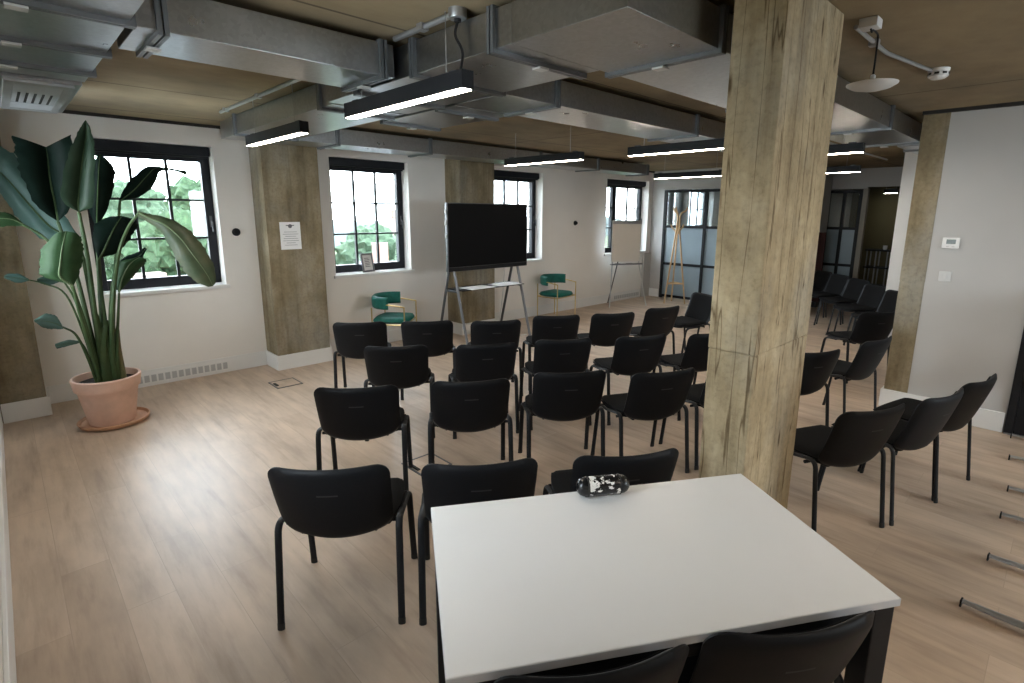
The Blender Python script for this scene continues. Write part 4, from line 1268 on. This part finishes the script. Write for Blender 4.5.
def vent(x0, x1, z0, z1, n, lab):
    r = empty('skirting_vent', ((x0 + x1) / 2, YW - 0.018, z0), 0, lab, 'vent', 'long vents in the skirting under the windows')
    w = (x1 - x0) / 2
    MB().box((-w, -0.006, 0), (w, -0.001, z1 - z0), 0.002).build('vent_plate', MAT['white'], r)
    mb = MB()
    for k in range(n):
        c0 = -w + 0.02 + (2 * w - 0.04) * k / n
        c1 = -w + 0.02 + (2 * w - 0.04) * (k + 0.72) / n
        mb.box((c0, -0.0072, 0.016), (c1, -0.0055, z1 - z0 - 0.016))
    mb.build('vent_slots', MAT['slot'], r)
vent(0.80, 1.69, 0.028, 0.132, 14, 'white slotted vent in the skirting right of the plant')
vent(8.85, 9.78, 0.028, 0.132, 14, 'slotted vent in the skirting behind the flipchart')

def floor_box(x, y, rz, w, h, lab, raised=False):
    r = empty('floor_box', (x, y, 0), rz, lab, 'floor box', 'floor outlet boxes')
    mb = MB()
    for (a, b) in (((-w, -h), (-w + 0.014, h)), ((w - 0.014, -h), (w, h)), ((-w + 0.014, -h), (w - 0.014, -h + 0.014)), ((-w + 0.014, h - 0.014), (w - 0.014, h))):
        mb.box((a[0], a[1], 0.0), (b[0], b[1], 0.006), 0.001)
    mb.build('lid_frame', MAT['darksteel'], r)
    MB().box((-w + 0.014, -h + 0.014, 0.0), (w - 0.014, h - 0.014, 0.004)).build('lid', MAT['floor'], r)
    MB().box((-w + 0.02, -0.05, 0.004), (-w + 0.045, 0.05, 0.012), 0.002).build('cable_flap', MAT['rubber'], r)
floor_box(1.965, 5.60, 0, 0.13, 0.135, 'square floor box in front of the pilaster with the notice')
floor_box(1.99, 3.03, radians(0), 0.13, 0.13, 'square floor box between the second and third row of chairs')

# slim black rack with pale posts by the olive wall
rk = empty('slim_rack', (12.95, 2.82, 0), 0, 'slim black rack with pale posts before the olive wall', 'rack')
for z in (0.32, 0.70, 1.05):
    MB().box((-0.18, -0.26, z), (0.18, 0.20, z + 0.03), 0.004).build('shelf', MAT['black'], rk)
for y in (-0.20, 0.0, 0.16):
    for x in (-0.15, 0.15):
        MB().tube([(x, y, 0.0), (x, y, 1.05)], 0.013, 8).build('post', MAT['silver'], rk, True)
cp = MB().lathe([(0.0, 0.0), (0.030, 0.0), (0.038, 0.02), (0.040, 0.085), (0.036, 0.085), (0.033, 0.01), (0.0, 0.01)], (12.90, 2.70, 1.0815), 20, close=False).build('cup', MAT['white'], None, True)
tag(cp, 'white cup on top of the slim black rack', 'cup')
rc = empty('red_screen', (11.35, 3.40, 0), 0, 'dark red upright panel just right of the column, far away', 'panel')
MB().box((-0.02, -0.04, 0.10), (0.02, 0.11, 1.44), 0.006).build('panel', MAT['red'], rc)
MB().box((-0.15, -0.04, 0.0), (0.15, 0.11, 0.10), 0.004).build('base', MAT['black'], rc)

# ------------------------------------------------------------------ outside
G = -9.0
tag(MB().box((-120, 7.2, G - 0.3), (240, 260, G)).build('lawn', MAT['lawn']), 'green ground far below the windows', 'ground', kind='structure')
from mathutils import noise as mn
def tree(x, y, top, r, mat, lab, seed, trunk_h=2.5, squash=1.0):
    root = empty('tree', (x, y, G), 0, lab, 'tree', 'trees outside the windows')
    rnd = random.Random(seed)
    MB().tube([(0, 0, 0), (0.1, 0, trunk_h), (0.0, 0.1, trunk_h + r)], [0.28, 0.2, 0.1], 8).build('trunk', MAT['trunk'], root, True)
    bm = bmesh.new()
    ht = top - G
    nb = 7
    for k in range(nb):
        a = rnd.uniform(0, 2 * pi)
        q = rnd.uniform(0.2, 0.62) * r
        rb = r * rnd.uniform(0.42, 0.62)
        if k == 0: cpt = Vector((0, 0, ht - rb * 0.95))
        else: cpt = Vector((q * cos(a), q * sin(a), trunk_h + rb * 0.6 + (ht - trunk_h - rb * 1.6) * rnd.uniform(0.0, 0.9)))
        ret = bmesh.ops.create_icosphere(bm, subdivisions=4, radius=rb)
        for v in ret['verts']:
            d_ = v.co.normalized()
            s = mn.noise(d_ * 2.2 + Vector((seed, k, 0))) * 0.30 + mn.noise(d_ * 7 + Vector((k, seed, 0))) * 0.22 + mn.noise(d_ * 17 + Vector((k, seed, 3))) * 0.14
            v.co = cpt + d_ * rb * (1 + s)
    me = bpy.data.meshes.new('crown')
    bm.to_mesh(me)
    bm.free()
    me.materials.append(MAT[mat])
    o = bpy.data.objects.new('crown', me)
    COL.objects.link(o)
    o.parent = root
def pol(b, d_): return d_ * sin(radians(b)), d_ * cos(radians(b))
for i, (b, d_, top, r, mat, lab) in enumerate((
        (2.2, 25.5, 2.0, 2.5, 'tree1', 'green tree outside the plant window, at its left edge'),
        (8.5, 45, 3.4, 3.9, 'tree2', 'paler tree outside the plant window, in its middle'),
        (11.8, 29.5, 1.5, 2.7, 'tree1', 'green tree behind the brick house outside the plant window'),
        (16.2, 38, 2.6, 3.5, 'tree3', 'yellow-green tree outside the plant window, at its right edge'),
        (5.8, 36, 1.2, 2.9, 'tree3', 'bright bushy tree left of the brick house in the plant window'),
        (5.2, 62, 4.2, 5.0, 'tree2', 'far pale tree on the skyline at the left of the plant window'),
        (13.2, 66, 4.6, 5.5, 'tree1', 'far tree on the skyline at the right of the plant window'),
        (22.3, 30.5, -0.3, 2.2, 'tree3', 'yellow-green tree at the left of the picture-frame window'),
        (28.3, 46, 0.4, 4.0, 'tree2', 'pale tree in the middle of the picture-frame window'),
        (33.0, 53, 0.8, 3.5, 'tree1', 'darker tree in the right of the picture-frame window'),
        (29.6, 35, -1.3, 2.6, 'tree1', 'low green tree behind the picture frame'),
        (44.0, 38, 0.4, 4.2, 'tree1', 'tree outside the window beside the screen'),
        (53.5, 26, -0.2, 3.6, 'tree3', 'yellow-green tree at the left of the flipchart window'),
        (57.0, 38, 0.0, 4.4, 'tree2', 'pale tree at the right of the flipchart window'))):
    x, y = pol(b, d_)
    tree(x, y, top, r, mat, lab, i + 3)
def house(b, d_, w, dep, wall_z, roof_z, rz, wm, rm, lab, chim=True):
    x, y = pol(b, d_)
    r = empty('house', (x, y, G), rz, lab, 'house', 'houses outside the windows')
    hw, hd, wz, rz_ = w / 2, dep / 2, wall_z - G, roof_z - G
    mb = MB()
    mb.box((-hw, -hd, 0), (hw, hd, wz))
    mb.build('house_wall', MAT[wm], r)
    mb = MB()
    e = 0.35
    A = [Vector((-hw - e, -hd - e, wz - 0.1)), Vector((hw + e, -hd - e, wz - 0.1)), Vector((hw + e, hd + e, wz - 0.1)), Vector((-hw - e, hd + e, wz - 0.1)), Vector((-hw * 0.9, 0, rz_)), Vector((hw * 0.9, 0, rz_))]
    v = [mb.bm.verts.new(p) for p in A]
    for q in ((0, 1, 5, 4), (2, 3, 4, 5), (3, 0, 4), (1, 2, 5), (3, 2, 1, 0)):
        mb.bm.faces.new([v[i] for i in q])
    rf = mb.build('roof', MAT[rm], r)
    if chim:
        MB().box((-hw * 0.5 - 0.35, -0.3, rz_ - 0.9), (-hw * 0.5 + 0.35, 0.3, rz_ + 0.8)).build('chimney', MAT['brick'], rf)
    for fx in (-0.55, 0.55):
        for z in (1.2, 3.9):
            if z + 1.3 < wz:
                wf = MB().box((fx * hw - 0.6, -hd - 0.05, z), (fx * hw + 0.6, -hd + 0.02, z + 1.3), 0.02).build('house_window', MAT['trim'], r)
                MB().box((fx * hw - 0.5, -hd - 0.06, z + 0.1), (fx * hw + 0.5, -hd - 0.045, z + 1.2)).build('house_pane', MAT['lcd'], wf)
house(11.4, 20, 3.2, 4.0, -2.4, -0.9, 0.15, 'brick', 'tile', 'red brick house seen low through the plant window')
house(31.9, 25, 4.6, 4.6, -2.3, -0.4, -0.5, 'render', 'tile', 'pale house with grey roof low in the picture-frame window')
house(32.6, 66, 8.0, 6.0, -1.2, 1.2, -0.4, 'render', 'roofred', 'farther house with red roof in the picture-frame window')
def hill(x0, x1, y, hgt, lab, seed):
    P = []
    for j in range(7):
        row = []
        for i in range(61):
            t_, q = i / 60, j / 6
            h_ = hgt * sin(pi * q) ** 0.8 * (0.6 + 0.4 * mn.noise(Vector((t_ * 6 + seed, seed, 0)))) + 0.5 * mn.noise(Vector((t_ * 40, q * 9, seed)))
            row.append(Vector((x0 + (x1 - x0) * t_, y + 30 * (q - 0.5), G + max(0, h_))))
        P.append(row)
    o = MB()
    o.grid(P)
    tag(o.build('hill', MAT['hill'], None, True, 80), lab, 'hill', kind='structure')
hill(-80, 230, 170, 14.5, 'distant wooded hill on the horizon through the windows', 1.0)
